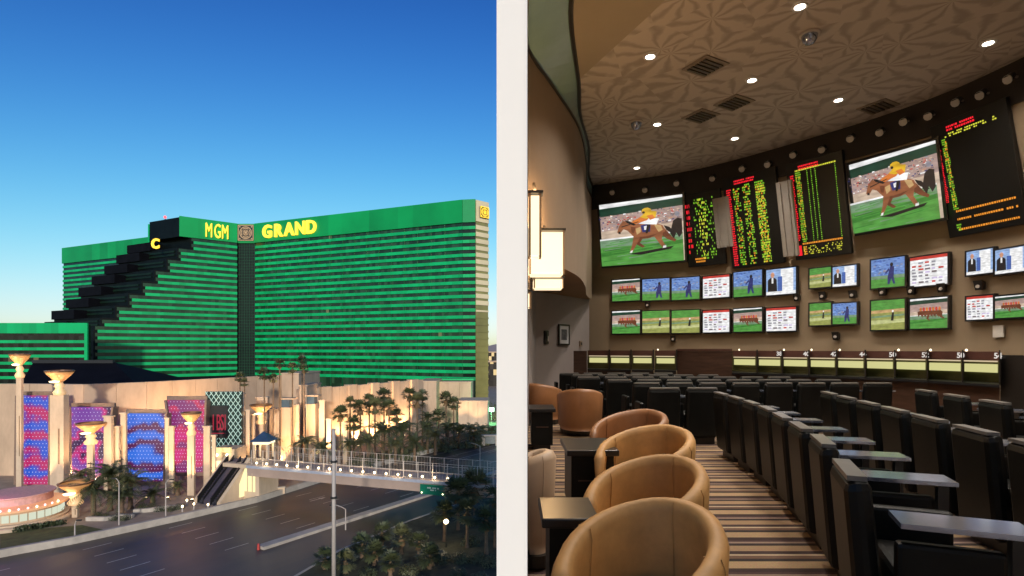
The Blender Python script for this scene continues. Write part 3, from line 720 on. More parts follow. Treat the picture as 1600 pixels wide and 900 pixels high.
# ------------------------------------------------------------------ escalator, landing, bridge
e0 = G(323, 790); e0 = Vector((e0.x, e0.y, .14)); e1 = G(371, 722, 5.3)
d = Vector((e1.x - e0.x, e1.y - e0.y, 0)); run = d.length; dirv = d.normalized(); side = Vector((dirv.y, -dirv.x, 0))
esc = thing('escalator', (e0.x, e0.y, 0), 'pair of dark escalators climbing from the pavement to the footbridge', 'escalator')
W2 = 1.75; rise = e1.z - e0.z
def slope(a, off, h0, h1, w):
    b = MB(); p0 = e0 + side * off; p1 = e1 + side * off
    q = [p0 + Vector((0, 0, h0)), p1 + Vector((0, 0, h0)), p1 + Vector((0, 0, h1)), p0 + Vector((0, 0, h1))]
    b.add([v - side * w / 2 for v in q] + [v + side * w / 2 for v in q], [(0, 1, 2, 3), (7, 6, 5, 4), (0, 4, 5, 1), (1, 5, 6, 2), (2, 6, 7, 3), (3, 7, 4, 0)])
    return b
for k, off in enumerate((-1.9, -.75, .75, 1.9)):
    bal = part('balustrade', slope(0, off, -.1, .9, .10), M_black, esc)
    part('handrail', slope(0, off, .92, 1.02, .16), pm('handrail_rubber', (0.02, 0.018, 0.03), .35), bal)
part('centre_deck', slope(0, 0, -.1, .55, 1.3), pm('escalator_deck', (0.10, 0.09, 0.12), .4, metal=.4), esc)
NS = 20
for off in (-1.32, 1.32):
    for i in range(NS):
        p = e0 + (e1 - e0) * ((i + .5) / NS) + side * off
        b = MB(); b.obox(p - Vector((0, 0, .12)), dirv * (run / NS / 2), side * .5, Vector((0, 0, rise / NS / 2))); part('step', b, pm('step_metal', (0.07, 0.07, 0.09), .45, metal=.3), esc)
b = MB(); w0 = 2.0   # flank wall on the road side: triangle below the slope
for off, nm in ((2.35, 'flank_wall'), (-2.35, 'flank_wall')):
    b = MB(); p0, p1 = e0 + side * off, e1 + side * off; t = .3
    q = [Vector((p0.x, p0.y, .14)), Vector((p1.x, p1.y, .14)), p1 + Vector((0, 0, .75)), p0 + Vector((0, 0, .5))]
    b.add([v - side * t for v in q] + [v + side * t for v in q], [(0, 1, 2, 3), (7, 6, 5, 4), (0, 4, 5, 1), (1, 5, 6, 2), (2, 6, 7, 3), (3, 7, 4, 0)])
    part(nm, b, M_stuc2, esc)
pa = e0 + dirv * run * .62 + side * 2.68; pb = e0 + dirv * run * .98 + side * 2.68
b = MB(); b.add([(pa.x, pa.y, .6), (pb.x, pb.y, .6), (pb.x, pb.y, 5.0), (pb.x - dirv.x * .8, pb.y - dirv.y * .8, 5.0), (pa.x, pa.y, 2.6)], [(0, 1, 2, 3, 4)]); part('lit_panel', b, em('yellow_light', (1, .86, .42), .9), esc)

DZ = 5.3
B0 = G(392, 727, DZ); B1 = G(800, 761, DZ); bd = Vector((B1.x - B0.x, B1.y - B0.y, 0)); BL = bd.length; bd.normalize(); bn = Vector((-bd.y, bd.x, 0))   # bn points away from the eye
br = thing('footbridge', (B0.x, B0.y, 0), 'concrete footbridge with fence and row of round lamps over the road', 'bridge')
M_conc = pm('bridge_concrete', (0.38, 0.285, 0.235), .7, .12, .4, .08)
def bseg(s0, s1, n0, n1, z0, z1):
    b = MB(); q = [B0 + bd * s0 + bn * n0, B0 + bd * s1 + bn * n0, B0 + bd * s1 + bn * n1, B0 + bd * s0 + bn * n1]; b.prism([(v.x, v.y) for v in q], z0, z1); return b
EL = BL + 6
part('deck', bseg(-4, EL, 0, 3.8, DZ - .45, DZ - .02), M_conc, br)
part('fascia_girder', bseg(-.5, EL, -.25, .0 - .003, DZ - 1.55, DZ + .1), M_conc, br)
part('fascia_rib', bseg(-.5, EL, -.42, -.253, DZ - .35, DZ + .02), pm('bridge_blue_edge', (0.34, 0.37, 0.45), .5), br)
part('far_girder', bseg(-.5, EL, 3.803, 4.1, DZ - 1.5, DZ + .1), M_conc, br)
n_l = 18
lm = MB(); lm.lathe([(.02, -.16), (.11, -.11), (.16, 0), (.11, .11), (.02, .16)], (0, 0, 0), 8); lme = lm.mesh('lamp_globe', M_bulb, smooth=True)
lp = MB(); lp.cyl((0, 0, -.35), (0, 0, -.12), .05, .05, 6); lpe = lp.mesh('lamp_post', M_steel)
for i in range(n_l):
    p = B0 + bd * (1.2 + i * (BL * .80) / n_l) - bn * .14; o = inst('lamp_post', lpe, br, Vector((p.x, p.y, DZ + .45)) - wloc(br)); inst('lamp_globe', lme, o)
    if i % 3 == 1: lamp('bridge_lamp', 'POINT', (p.x - bn.x * .5, p.y - bn.y * .5, DZ + .7), 60, (1, .75, .42), .12, br)
for nn in (0.1, 3.7):
    n_p = 22
    pm_ = MB(); pm_.box(-.04, -.04, 0, .04, .04, 2.3); pme = pm_.mesh('fence_post', M_steel)
    for i in range(n_p):
        p = B0 + bd * (i * EL / n_p) + bn * nn; inst('fence_post', pme, br, Vector((p.x, p.y, DZ)) - wloc(br))
    for zz in (.15, 1.1, 2.25):
        b = MB(); a, c = B0 + bd * 0 + bn * nn, B0 + bd * EL + bn * nn; b.bar((a.x, a.y, DZ + zz), (c.x, c.y, DZ + zz), .04); part('fence_rail', b, M_steel, br)
    b = MB()
    for i in range(int(EL / .45)):
        p = B0 + bd * (i * .45) + bn * nn; b.bar((p.x, p.y, DZ + .15), (p.x, p.y, DZ + 2.25), .014)
    o = part('fence_wire', b, M_steel, br); o['kind'] = 'stuff'
# abutment on the left with the lit opening
p = B0 + bd * 1.0
part('abutment', bseg(-4.2, 1.6, -.1, 3.9, .14, DZ - 1.56), M_stuc2, br)
part('abutment_cap', bseg(-5.0, -.55, -.35, 4.2, DZ - .448, DZ + .12), M_stuc2, br)
for s0, s1 in ((-2.6, .9),):
    part('lit_opening', bseg(s0, s1, -.16, -.104, 1.4, 4.2), em('yellow_light', (1, .86, .42), .9), br)
    for k in range(4):
        part('opening_bar', bseg(s0 + .3 + k * .9, s0 + .42 + k * .9, -.26, -.163, 1.4, 4.2), M_stuc2, br)
q = G(432, 775); 
r = thing('low_wall', (q.x, q.y, 0), 'low stepped pale wall at the foot of the bridge abutment', 'wall')
b = MB(); b.bar((q.x - 3.2, q.y - .6, .6), (q.x + .8, q.y + 1.2, .6), .5, 1.0); part('wall', b, M_stuc2, r)
b = MB(); b.bar((q.x - 3.3, q.y - .6, 1.16), (q.x + .9, q.y + 1.2, 1.16), .7, .12); part('coping', b, M_kerb, r)
# green road sign on the girder
s0 = ((XW(648, 67) - B0.x) / bd.x); s1 = ((XW(690, 66) - B0.x) / bd.x)
r = thing('road_sign', tuple(B0 + bd * s0 - bn * .5), 'green road sign hung on the side of the footbridge', 'sign')
part('panel', bseg(s0, s1, -.62, -.54, DZ - 1.75, DZ - .45), pm('sign_green', (0.0, 0.16, 0.09), .4, .05), r)
for zz, f0, f1, h in ((DZ - .85, .30, .78, .17), (DZ - 1.12, .42, .66, .15)):
    n_c = int((f1 - f0) * 26); b = MB()
    for k in range(n_c):
        if k in (4, 9): continue
        u = s0 + (s1 - s0) * (f0 + (f1 - f0) * k / n_c); b2 = bseg(u, u + .075, -.64, -.623, zz - h / 2, zz + h / 2); b.add(b2.v, b2.f)
    o = part('lettering', b, pm('sign_white', (.7, .72, .7), .5, .1), r); o['kind'] = 'stuff'
for u in (.08, .92):
    b = MB(); pp = B0 + bd * (s0 + (s1 - s0) * u) - bn * .7; b.lathe([(.02, 0), (.1, .08), (.02, .16)], (pp.x, pp.y, DZ - 1.6), 6); part('sign_lamp', b, M_bulb, r)
for u in (.1, .9):
    b = MB(); pp = B0 + bd * (s0 + (s1 - s0) * u); b.bar((pp.x - bn.x * .55, pp.y - bn.y * .55, DZ - .5), (pp.x - bn.x * .2, pp.y - bn.y * .2, DZ - .4), .08); part('bracket', b, M_steel, r)
# kiosk with blue roof at the bridge head
k0 = G(408, 717, DZ); kx, ky = k0.x, k0.y + 1.0
kio = thing('bridge_kiosk', (kx, ky, DZ), 'small lit kiosk with blue pyramid roof at the bridge head', 'kiosk')
for sx in (-1, 1):
    for sy in (-1, 1):
        b = MB(); b.box(kx + sx * 1.05 - .18, ky + sy * 1.05 - .18, DZ - .02, kx + sx * 1.05 + .18, ky + sy * 1.05 + .18, DZ + 2.3); part('post', b, M_stuc2, kio)
b = MB(); b.box(kx - 1.25, ky - 1.25, DZ + 2.303, kx + 1.25, ky + 1.25, DZ + 2.75); part('lit_frieze', b, em('frieze_light', (1, .82, .5), 1.2), kio)
b = MB(); a = 1.6; zz = DZ + 2.76; b.add([(kx - a, ky - a, zz), (kx + a, ky - a, zz), (kx + a, ky + a, zz), (kx - a, ky + a, zz), (kx, ky, zz + 1.5)], [(0, 1, 4), (1, 2, 4), (2, 3, 4), (3, 0, 4), (3, 2, 1, 0)]); part('roof', b, pm('blue_roof', (0.05, 0.10, 0.19), .3, .2, 1, metal=.3), kio)
b = MB(); b.box(kx - .85, ky + .9, DZ, kx + .3, ky + .96, DZ + 2.2); part('door', b, pm('kiosk_door', (0.10, .06, .04), .5), kio)
lamp('kiosk_lamp', 'POINT', (kx, ky, DZ + 2.0), 120, (1, .8, .45), .2, kio)
# shop front behind the escalator top
Y = 88; r = thing('lit_shopfront', (XW(346, Y), Y, 0), 'low lit shop front behind the escalator top', 'building')
b = MB(); b.box(XW(330, Y), Y, .14, XW(366, Y), Y + 4, ZW(702, Y)); part('wall', b, M_stuc2, r)
b = MB(); b.box(XW(337, Y), Y - .06, 2, XW(352, Y), Y - .003, ZW(720, Y)); part('window', b, M_glow, r)
b = MB(); b.box(XW(334, Y), Y - .5, ZW(706, Y), XW(362, Y), Y - .003, ZW(702, Y) + .3); part('canopy', b, em('canopy_glow', (1, .8, .35), .55, (.6, .45, .2)), r)
for px in (339, 355):
    cc = P(px, 711, Y - .4); b = MB(); b.lathe([(.02, -.25), (.25, 0), (.02, .25)], cc, 8); part('lamp_globe', b, M_bulb, r, smooth=True)
# ------------------------------------------------------------------ palms and shrubs
def fan_crown(seed, leaf, n=46, dense=1.0):
    """fan palm head, unit radius: stalks ending in pleated fans, dead skirt below"""
    rnd = random.Random(seed); b = MB()
    for i in range(n):
        az = rnd.uniform(0, 6.283); el = math.radians(rnd.uniform(-38, 80)); L = rnd.uniform(.42, .62)
        d = Vector((math.cos(az) * math.cos(el), math.sin(az) * math.cos(el), math.sin(el)))
        s = d.cross(Vector((0, 0, 1))).normalized(); u = s.cross(d)
        tip = d * L
        b.quad(-s * .012, s * .012, tip + s * .01, tip - s * .01)
        R = rnd.uniform(.36, .5); nl = 9
        for k in range(nl):
            a = math.radians(-105 + 210 * k / (nl - 1)) + rnd.uniform(-.05, .05)
            dr = d * math.cos(a) + s * math.sin(a) + u * rnd.uniform(-.10, .16); dr.normalize()
            dr.z -= .28 * rnd.random(); q = Vector((-dr.y, dr.x, 0)).normalized() * .035 if abs(dr.z) < .95 else Vector((.035, 0, 0))
            q = d.cross(dr); q = (q.normalized() if q.length > .05 else u) ; w = u.cross(dr); w = (w.normalized() if w.length > .05 else s) * .05
            m = tip + dr * R * .55; e = tip + dr * R * rnd.uniform(.85, 1.1)
            b.quad(tip, m + w, e, m - w)
    o1 = b
    return b.mesh('crown', M_leafs[leaf])
def skirt(seed):
    rnd = random.Random(seed); b = MB()
    for i in range(60):
        az = rnd.uniform(0, 6.283); d = Vector((math.cos(az), math.sin(az), 0)); s = Vector((-d.y, d.x, 0)) * rnd.uniform(.05, .09)
        a = d * .10 + Vector((0, 0, rnd.uniform(-.1, .1))); c = d * rnd.uniform(.22, .40) + Vector((0, 0, rnd.uniform(-.65, -.25)))
        b.quad(a - s * .4, a + s * .4, c + s, c - s)
    return b.mesh('dry_skirt', M_skirt)
def date_crown(seed, leaf, n=38):
    """feather palm head, unit radius: arching fronds with leaflets both sides"""
    rnd = random.Random(seed); b = MB()
    for i in range(n):
        az = rnd.uniform(0, 6.283); el = math.radians(rnd.uniform(-5, 82)); L = rnd.uniform(.85, 1.1); dp = rnd.uniform(.5, 1.0)
        h = Vector((math.cos(az), math.sin(az), 0)); s = Vector((-h.y, h.x, 0)); pts = []
        for k in range(9):
            t = k / 8; pts.append(h * (L * t * math.cos(el) + .22 * t * t * math.sin(el)) + Vector((0, 0, L * (math.sin(el) * t - dp * .75 * t * t))))
        for k in range(8):
            p, q = pts[k], pts[k + 1]; dn = (q - p).normalized(); up = s.cross(dn)
            b.quad(p - s * .010, p + s * .010, q + s * .008, q - s * .008)
            for fr in (.25, .75):
                c = p + (q - p) * fr; ll = .24 * (1 - .55 * ((k + fr) / 8)) * rnd.uniform(.8, 1.15)
                for sg in (-1, 1):
                    tip = c + (s * sg * .8 + dn * .55 + up * .15).normalized() * ll - Vector((0, 0, .05 * rnd.random()))
                    w = dn * .022; b.quad(c - w, c + w, tip + w * .3, tip - w * .3)
    return b.mesh('crown', M_leafs[leaf])
def trunk_mesh(seed, rb, rt):
    rnd = random.Random(seed); b = MB(); prof = []
    for k in range(14):
        z = k / 13; r = rb + (rt - rb) * min(1, z * 1.15); prof.append((r * (1.35 if k == 0 else 1) * rnd.uniform(.94, 1.06), z))
    b.lathe(prof, (0, 0, 0), 9); return b.mesh('trunk', M_bark, smooth=True)
FANS = [fan_crown(i, i % 3) for i in range(4)]; SK = [skirt(9), skirt(10)]; DATES = [date_crown(20 + i, i % 2) for i in range(3)]
TR_F = trunk_mesh(1, .22, .15); TR_S = trunk_mesh(2, .17, .11); TR_D = trunk_mesh(3, .34, .28)
def palm(kind, px, yc, Y, rpx, label, group, i=0):
    x = XW(px, Y); zc = ZW(yc, Y); R = rpx * Y / F; rnd = random.Random(int(px * 7 + yc))
    r = thing({'fan': 'fan_palm', 'slim': 'fan_palm', 'date': 'date_palm'}[kind], (x, Y, .13), label, 'palm', group)
    h = max(.6, zc - .13); tm = {'fan': TR_F, 'slim': TR_S, 'date': TR_D}[kind]
    inst('trunk', tm, r, (0, 0, 0), rnd.uniform(0, 6), (1, 1, h))
    sq = 1 / math.sqrt(1 + ((px - 800) / F) ** 2)
    cm = FANS[i % 4] if kind != 'date' else DATES[i % 3]
    inst('crown', cm, r, (0, 0, h - .02), rnd.uniform(0, 6), (R * 1.3, R * 1.3, R * (1.25 if kind != 'slim' else 1.35)))
    if kind != 'date': inst('dry_skirt', SK[i % 2], r, (0, 0, h - .05), rnd.uniform(0, 6), (R, R, R * 1.2))
    return r
# slim tall palms in front of the podium
SL = [(375, 590, 104, 9, 'short slim palm standing over the lattice sign'), (382, 598, 101, 7, 'low slim palm just right of the lattice sign'),
      (413, 585, 98, 11, 'leftmost tall slim palm above the amber torch'), (427, 592, 99, 8, 'drooping slim palm second from the amber torch'),
      (437, 569, 100, 9, 'tall slim palm left of the podium block'), (457, 576, 101, 9, 'tall slim palm in front of the podium block'),
      (472, 563, 110, 8, 'tallest slim palm, highest head against the hotel'), (475, 577, 103, 8, 'dark slim palm just under the tallest one')]
for i, (px, y, Y, rp, lab) in enumerate(SL): palm('slim', px, y, Y, rp, lab, 'slim palms before the podium', i)
# grove in front of the pilaster wall: fan palms then feather palms, left to right
GF = [(532, 647, 108, 15), (547, 629, 112, 10), (553, 662, 106, 14), (563, 638, 112, 14), (577, 626, 116, 12), (586, 636, 113, 15), (600, 618, 118, 13), (608, 638, 115, 15),
      (640, 617, 124, 13), (652, 628, 122, 14), (660, 618, 126, 10), (697, 624, 132, 13), (709, 631, 130, 12), (620, 650, 118, 12), (685, 650, 126, 12)]
for i, (px, y, Y, rp) in enumerate(GF):
    palm('fan', px, y, Y, rp, '%s fan palm from the left in the grove along the pilaster wall' % ORD[i].capitalize() if False else '%s fan palm along the grove, ordered from the glowing pylons' % ORD[i], 'fan palms of the grove', i)
GD = [(424, 690, 94, 17), (478, 690, 97, 19), (505, 698, 98, 17), (545, 694, 102, 16), (575, 690, 104, 24), (598, 672, 106, 24), (628, 672, 110, 26), (618, 694, 106, 20), (648, 690, 110, 20),
      (668, 668, 118, 20), (680, 680, 116, 20), (700, 668, 122, 18), (718, 672, 124, 18), (735, 670, 128, 17), (752, 672, 132, 16), (668, 652, 124, 16), (740, 680, 126, 14), (768, 672, 136, 14)]
for i, (px, y, Y, rp) in enumerate(GD):
    palm('date', px, y, Y, rp, '%s bushy feather palm along the far pavement counting from the kiosk' % ORD[i], 'feather palms of the grove', i)
# big feather palms on the near plaza
for i, (px, y, Y, rp, lab) in enumerate([(172, 742, 76, 34, 'largest feather palm on the plaza in front of the magenta screen'), (204, 752, 77, 30, 'feather palm on the plaza in front of the blue screen'),
                                         (146, 765, 74, 28, 'low feather palm beside the nearest torch'), (190, 775, 74, 24, 'smallest feather palm in the plaza planter'), (126, 742, 82, 18, 'feather palm at the foot of the thick torch column'),
                                         (238, 772, 80, 20, 'feather palm standing below the blue screen'), (278, 758, 84, 12, 'small feather palm left of the slim torch column'), (342, 770, 82, 10, 'feather palm hidden behind the escalator')]):
    palm('date', px, y, Y, rp, lab, 'feather palms on the plaza', i)
# near planting bed at the lower right
NF = [(716, 768, 68, 26, 'tall fan palm left of the pair at the lower right'), (742, 762, 70, 28, 'tallest fan palm of the pair at the lower right'), (774, 778, 62, 20, 'fan palm at the right edge beside the white wall end'),
      (694, 800, 64, 20, 'short fan palm left of the pair with a lamp beside it'), (597, 832, 62, 17, 'fan palm rising above the near bed beside the grey pole'), (627, 838, 60, 18, 'fan palm with thick trunk in the middle of the near bed'),
      (566, 850, 59, 18, 'dark fan palm close to the grey pole'), (585, 862, 57, 18, 'low fan palm at the bottom edge of the near bed'), (655, 846, 60, 17, 'fan palm right of the thick-trunked one'),
      (540, 876, 55, 17, 'fan palm right behind the grey pole at the bottom'), (508, 872, 56, 18, 'small fan palm left of the grey pole'), (672, 868, 56, 20, 'low fan palm at the bottom of the near bed, right half'), (610, 878, 54, 18, 'lowest fan palm at the bottom edge near the middle'),
      (730, 800, 62, 22, 'bushy fan palm under the tall pair'), (760, 812, 60, 22, 'bushy fan palm near the right edge below the tall pair')]
for i, (px, y, Y, rp, lab) in enumerate(NF): palm('fan', px, y, Y, rp, lab, 'fan palms in the near bed', i)

def bush_mesh(seed, leaf):
    rnd = random.Random(seed); b = MB()
    for i in range(520):
        while True:
            p = Vector((rnd.uniform(-1, 1), rnd.uniform(-1, 1), rnd.uniform(0, 1)))
            if .25 < p.length < 1 + .12 * math.sin(5 * p.x + seed) * math.cos(4 * p.y): break
        n = (p + Vector((rnd.uniform(-.6, .6), rnd.uniform(-.6, .6), rnd.uniform(-.2, .8)))).normalized(); a = n.orthogonal().normalized(); c = n.cross(a); s = rnd.uniform(.06, .12)
        t = rnd.uniform(0, 3); a, c = a * math.cos(t) + c * math.sin(t), c * math.cos(t) - a * math.sin(t)
        b.quad(p - a * s, p - c * s * .5, p + a * s, p + c * s * .5)
    return b.mesh('foliage', M_leafs[leaf])
BUSH = [bush_mesh(i, i % 3) for i in range(4)]
sm_ = MB(); sm_.cyl((0, 0, 0), (0, 0, .5), .06, .03, 6); STEM = sm_.mesh('stem', M_bark)
def bush(px, py, Y, rpx, hpx, label, group, i):
    x = XW(px, Y); r = thing('shrub', (x, Y, .13), label, 'shrub', group); R = rpx * Y / F; H = hpx * Y / F
    inst('foliage', BUSH[i % 4], r, (0, 0, 0), i * 1.3, (R, R, H)); inst('stem', STEM, r, (0, 0, 0), 0, (1, 1, H))
rnd = random.Random(5)
k = 0
for px in range(552, 772, 12):
    Y = 100 + (px - 550) * .14 + rnd.uniform(-1, 3); bush(px, 0, Y, rnd.uniform(9, 13), rnd.uniform(12, 20), '%s dark shrub in the hedge under the grove, counted from the bridge' % ORD[k], 'shrubs under the grove', k); k += 1
k = 0
for px, Y in [(152, 73), (166, 72.5), (180, 72), (196, 72), (222, 77), (236, 76.5), (250, 76), (266, 76), (280, 77)]:
    bush(px, 0, Y, 9, 9, '%s low shrub in the pale-edged planters of the plaza' % ORD[k], 'planter shrubs on the plaza', k); k += 1
k = 0
for px, Y in [(575, 54), (640, 55), (690, 58), (720, 58), (745, 58), (765, 57), (735, 63), (660, 52), (715, 54), (750, 53)]:
    bush(px, 0, Y, 17, 15, '%s rounded dark shrub of the near bed' % ORD[k], 'shrubs in the near bed', k); k += 1
# clipped hedge strip on the plaza lawn
b = MB()
for i in range(900):
    t = rnd.random(); p = G(24 + t * 76, 833 - t * 12); c = Vector((p.x + rnd.uniform(-.3, .3), p.y + rnd.uniform(-.4, .4), .14 + rnd.uniform(0, .6)))
    n = Vector((rnd.uniform(-1, 1), rnd.uniform(-1, 1), rnd.uniform(0, 1))).normalized(); a = n.orthogonal() * .1; d_ = n.cross(a)
    b.quad(c - a, c - d_, c + a, c + d_)
single('clipped_hedge', b, M_leafs[2], 'thin clipped hedge on the plaza before the tiered stand', 'hedge')['kind'] = 'stuff'
b = MB(); b.poly([(G(x, y).x, G(x, y).y, .147) for x, y in ((0, 860), (60, 852), (125, 842), (165, 830), (128, 822), (60, 828), (0, 830))])
struct('lawn', b, pm('plaza_lawn', (0.10, 0.11, 0.035), .95, .5, .8, .3))
for pts, lab in (([(136, 815), (165, 815), (185, 811), (208, 811)], 'pale curved planter edge around the big plaza palms'), ([(209, 803), (235, 801), (260, 797), (287, 795)], 'pale planter edge under the blue screen')):
    single('planter_edge', run_wall('pe', [g2(*p) for p in pts], .5, .14, .65, M_kerb), M_kerb, lab, 'planter', 'planter edges on the plaza')

# ------------------------------------------------------------------ poles and street lamps
x, Y = XW(521.5, 50), 50
r = thing('tall_pole', (x, Y, .13), 'thick pale grey pole in the foreground', 'pole')
b = MB(); b.cyl((x, Y, .13), (x, Y, ZW(672, Y)), .20, .16, 12); part('shaft', b, M_steel, r, smooth=True)
b = MB(); b.cyl((x, Y, ZW(672, Y)), (x, Y, ZW(670, Y)), .25, .12, 12); part('cap', b, M_steel, r)
b = MB(); b.cyl((x, Y, .13), (x, Y, .5), .45, .42, 12); part('base', b, M_kerb, r)
for zz in (9.0, 12.3):
    b = MB(); b.cyl((x, Y, zz), (x, Y, zz + .18), .30, .30, 12); part('clamp', b, M_black, r)
def street_lamp(px, py, h, sgn, label, arm=1.6, base_z=0.0):
    p = G(px, py); r = thing('street_lamp', (p.x, p.y, base_z), label, 'street lamp', 'street lamps')
    b = MB(); b.cyl((p.x, p.y, base_z), (p.x, p.y, h), .09, .06, 8); part('post', b, M_steel, r)
    pts = [Vector((p.x + sgn * arm * t, p.y, h + .55 * math.sin(t * 1.57))) for t in (0, .25, .5, .75, 1)]
    b = MB(); b.tube(pts, .045); part('arm', b, M_steel, r)
    e = pts[-1]; b = MB(); b.obox(e + Vector((sgn * .2, 0, -.05)), (.28, 0, 0), (0, .1, 0), (0, 0, .07)); hd = part('lamp_head', b, M_black, r)
    return r
street_lamp(540, 828, 2.6, -1, 'small street lamp with arm on the median by the grey pole', 1.5)
street_lamp(750, 742, 5.2, -1, 'street lamp with curved arm behind the bridge at the right', 1.8)
street_lamp(259, 808, 4.6, 1, 'slim street lamp on the pavement under the blue screen', .6)
street_lamp(186, 822, 5.6, -1, 'slim street lamp in front of the big plaza palms', .5)
street_lamp(614, 716, 6.0, 1, 'thin street lamp standing before the palm grove', .5)
street_lamp(117, 840, 1.6, 1, 'short lamp stub near the corner of the lawn', .3)
for i, (px, py, lab) in enumerate([(285, 800, 'first glowing bollard on the pavement left of the escalator'), (303, 796, 'second glowing bollard at the escalator foot'), (325, 797, 'glowing bollard right in front of the escalator foot'), (292, 790, 'glowing bollard at the base of the slim torch column')]):
    p = G(px, py, .14); r = thing('bollard_light', (p.x, p.y, .14), lab, 'bollard', 'bollard lights on the pavement')
    b = MB(); b.cyl((p.x, p.y, .14), (p.x, p.y, .8), .10, .09, 8); part('post', b, M_steel, r)
    b = MB(); b.lathe([(.10, .8), (.13, .92), (.10, 1.04), (.02, 1.08)], (p.x, p.y, 0), 8); part('lamp_globe', b, M_bulb, r)
# garden lamp in the near bed
p = P(697, 815, 62); r = thing('garden_lamp', (p.x, p.y, .13), 'bright round garden lamp among the near palms', 'lamp')
b = MB(); b.cyl((p.x, p.y, .13), (p.x, p.y, p.z), .05, .04, 6); part('post', b, M_black, r)
b = MB(); b.lathe([(.02, -.28), (.2, -.2), (.3, 0), (.2, .2), (.02, .28)], p, 12); part('lamp_globe', b, M_bulb, r, smooth=True)
lamp('garden_glow', 'POINT', (p.x, p.y - .6, p.z), 130, (1, .8, .5), .25, r)
# white roadside cabinet / shelter at the right edge
p = G(766, 697); r = thing('bus_shelter', (p.x, p.y, .14), 'small white shelter beside the far road at the right', 'shelter')
for dx in (-1.6, 1.6):
    b = MB(); b.box(p.x + dx - .35, p.y - .3, .14, p.x + dx + .35, p.y + .3, 2.4); part('end_panel', b, M_kerb, r)
b = MB(); b.box(p.x - 2.2, p.y - .7, 2.403, p.x + 2.2, p.y + .9, 2.6); part('roof', b, M_kerb, r)
b = MB(); b.box(p.x - 1.2, p.y + .2, .5, p.x + 1.2, p.y + .26, 2.2); part('pane', b, pm('shelter_glass', (.2, .22, .22), .1), r)

# ------------------------------------------------------------------ uplights on the beige walls (fixtures on the ground)
def uplight(px, Y, energy, label, tilt=.22, col=(1, .63, .33), z=.3, spot=1.5, aim=(0, 1)):
    x = XW(px, Y); r = thing('uplight', (x, Y, .14), label, 'uplight', 'ground uplights along the podium')
    b = MB(); b.cyl((x, Y, .14), (x, Y, .36), .22, .26, 10); part('housing', b, M_black, r)
    b = MB(); b.cyl((x, Y, .363), (x, Y, .38), .2, .2, 10); part('lens', b, em('uplight_lens', (1, .75, .4), 5), r)
    lamp('uplight_lamp', 'SPOT', (x, Y, .6), energy * .85, col, .2, r, rot=(math.radians(180) - tilt, 0, 0), spot=spot)
UPL = [(45, 84, 5000), (93, 82, 5000), (135, 88, 4500), (172, 81, 4500), (193, 83, 4000), (228, 82, 3000), (262, 82, 4500), (300, 81, 4000), (328, 82, 4000),
       (385, 91, 6000), (405, 100, 6000), (430, 100, 5500), (458, 98, 8000), (488, 101, 7000), (503, 100, 8000), (514, 100, 7000), (540, 121, 12000),
       (560, 126, 12000), (585, 130.5, 12000), (610, 136, 12000), (632, 141, 14000), (650, 148, 8000), (715, 145, 3500), (745, 146, 2500), (120, 92, 12000), (150, 92, 12000), (250, 98, 14000), (310, 104, 14000)]
for i, (px, Y, e) in enumerate(UPL):
    uplight(px, Y, e, '%s ground uplight along the podium from the left' % (ORD[i] if i < len(ORD) else ['twenty-third', 'twenty-fourth', 'twenty-fifth', 'twenty-sixth', 'twenty-seventh', 'twenty-eighth'][i - 22]))

# ------------------------------------------------------------------ far city at the right edge, low hills
b = MB(); rnd = random.Random(3); pts = []
for i in range(61):
    x = -2600 + i * 90; pts.append((x, 2600, 22 + 40 * abs(math.sin(i * .7)) * rnd.uniform(.4, 1)))
for a, c in zip(pts[:-1], pts[1:]): b.quad((a[0], a[1], -2), (c[0], c[1], -2), c, a); b.quad(a, c, (c[0], c[1] + 500, -2), (a[0], a[1] + 500, -2))
struct('hills', b, pm('far_hills', (0.16, 0.15, 0.19), .95, .1, .002))
M_far = facade_glass('far_windows', (.09, .08, .07), .15, (2, 3.4), .2)
for i, (px, yt, Y, w, lab) in enumerate([(768, 551, 420, 9, 'far small building with lit windows at the right horizon'), (775, 556, 460, 12, 'far low building right of the hotel end'), (771, 566, 330, 14, 'distant pale block just beyond the hotel end'),
                                         (30, 520, 900, 60, 'far dim building left of the terraces')][:3]):
    x = XW(px, Y); zt = ZW(yt, Y); r = thing('far_building', (x, Y, 0), lab, 'building', 'far buildings')
    b = MB(); b.box(x - w / 2, Y, 0, x + w / 2, Y + 12, zt); part('block', b, M_far, r, local=False)
    b = MB(); b.box(x - w / 2 - .3, Y - .3, zt + .003, x + w / 2 + .3, Y + 12.3, zt + .8); part('roof_edge', b, M_stuc, r)
bush(770, 0, 172, 12, 30, 'green-lit tree at the right edge by the hotel base', None, 1)
bush(758, 0, 176, 8, 24, 'tree left of the green-lit tree at the hotel base', None, 2)
p = P(768, 640, 165); r = thing('green_floodlight', (p.x, p.y, .14), 'green floodlight on a post at the right edge', 'floodlight')
b = MB(); b.cyl((p.x, p.y, .14), (p.x, p.y, p.z), .08, .08, 6); part('post', b, M_steel, r)
b = MB(); b.obox(p, (.8, 0, 0), (0, .2, 0), (0, 0, .6)); part('lamp_head', b, em('green_white', (.5, 1, .6), 3), r)
lamp('green_glow', 'POINT', (p.x, p.y - 1.2, p.z), 1500, (.2, 1, .4), .5, r)
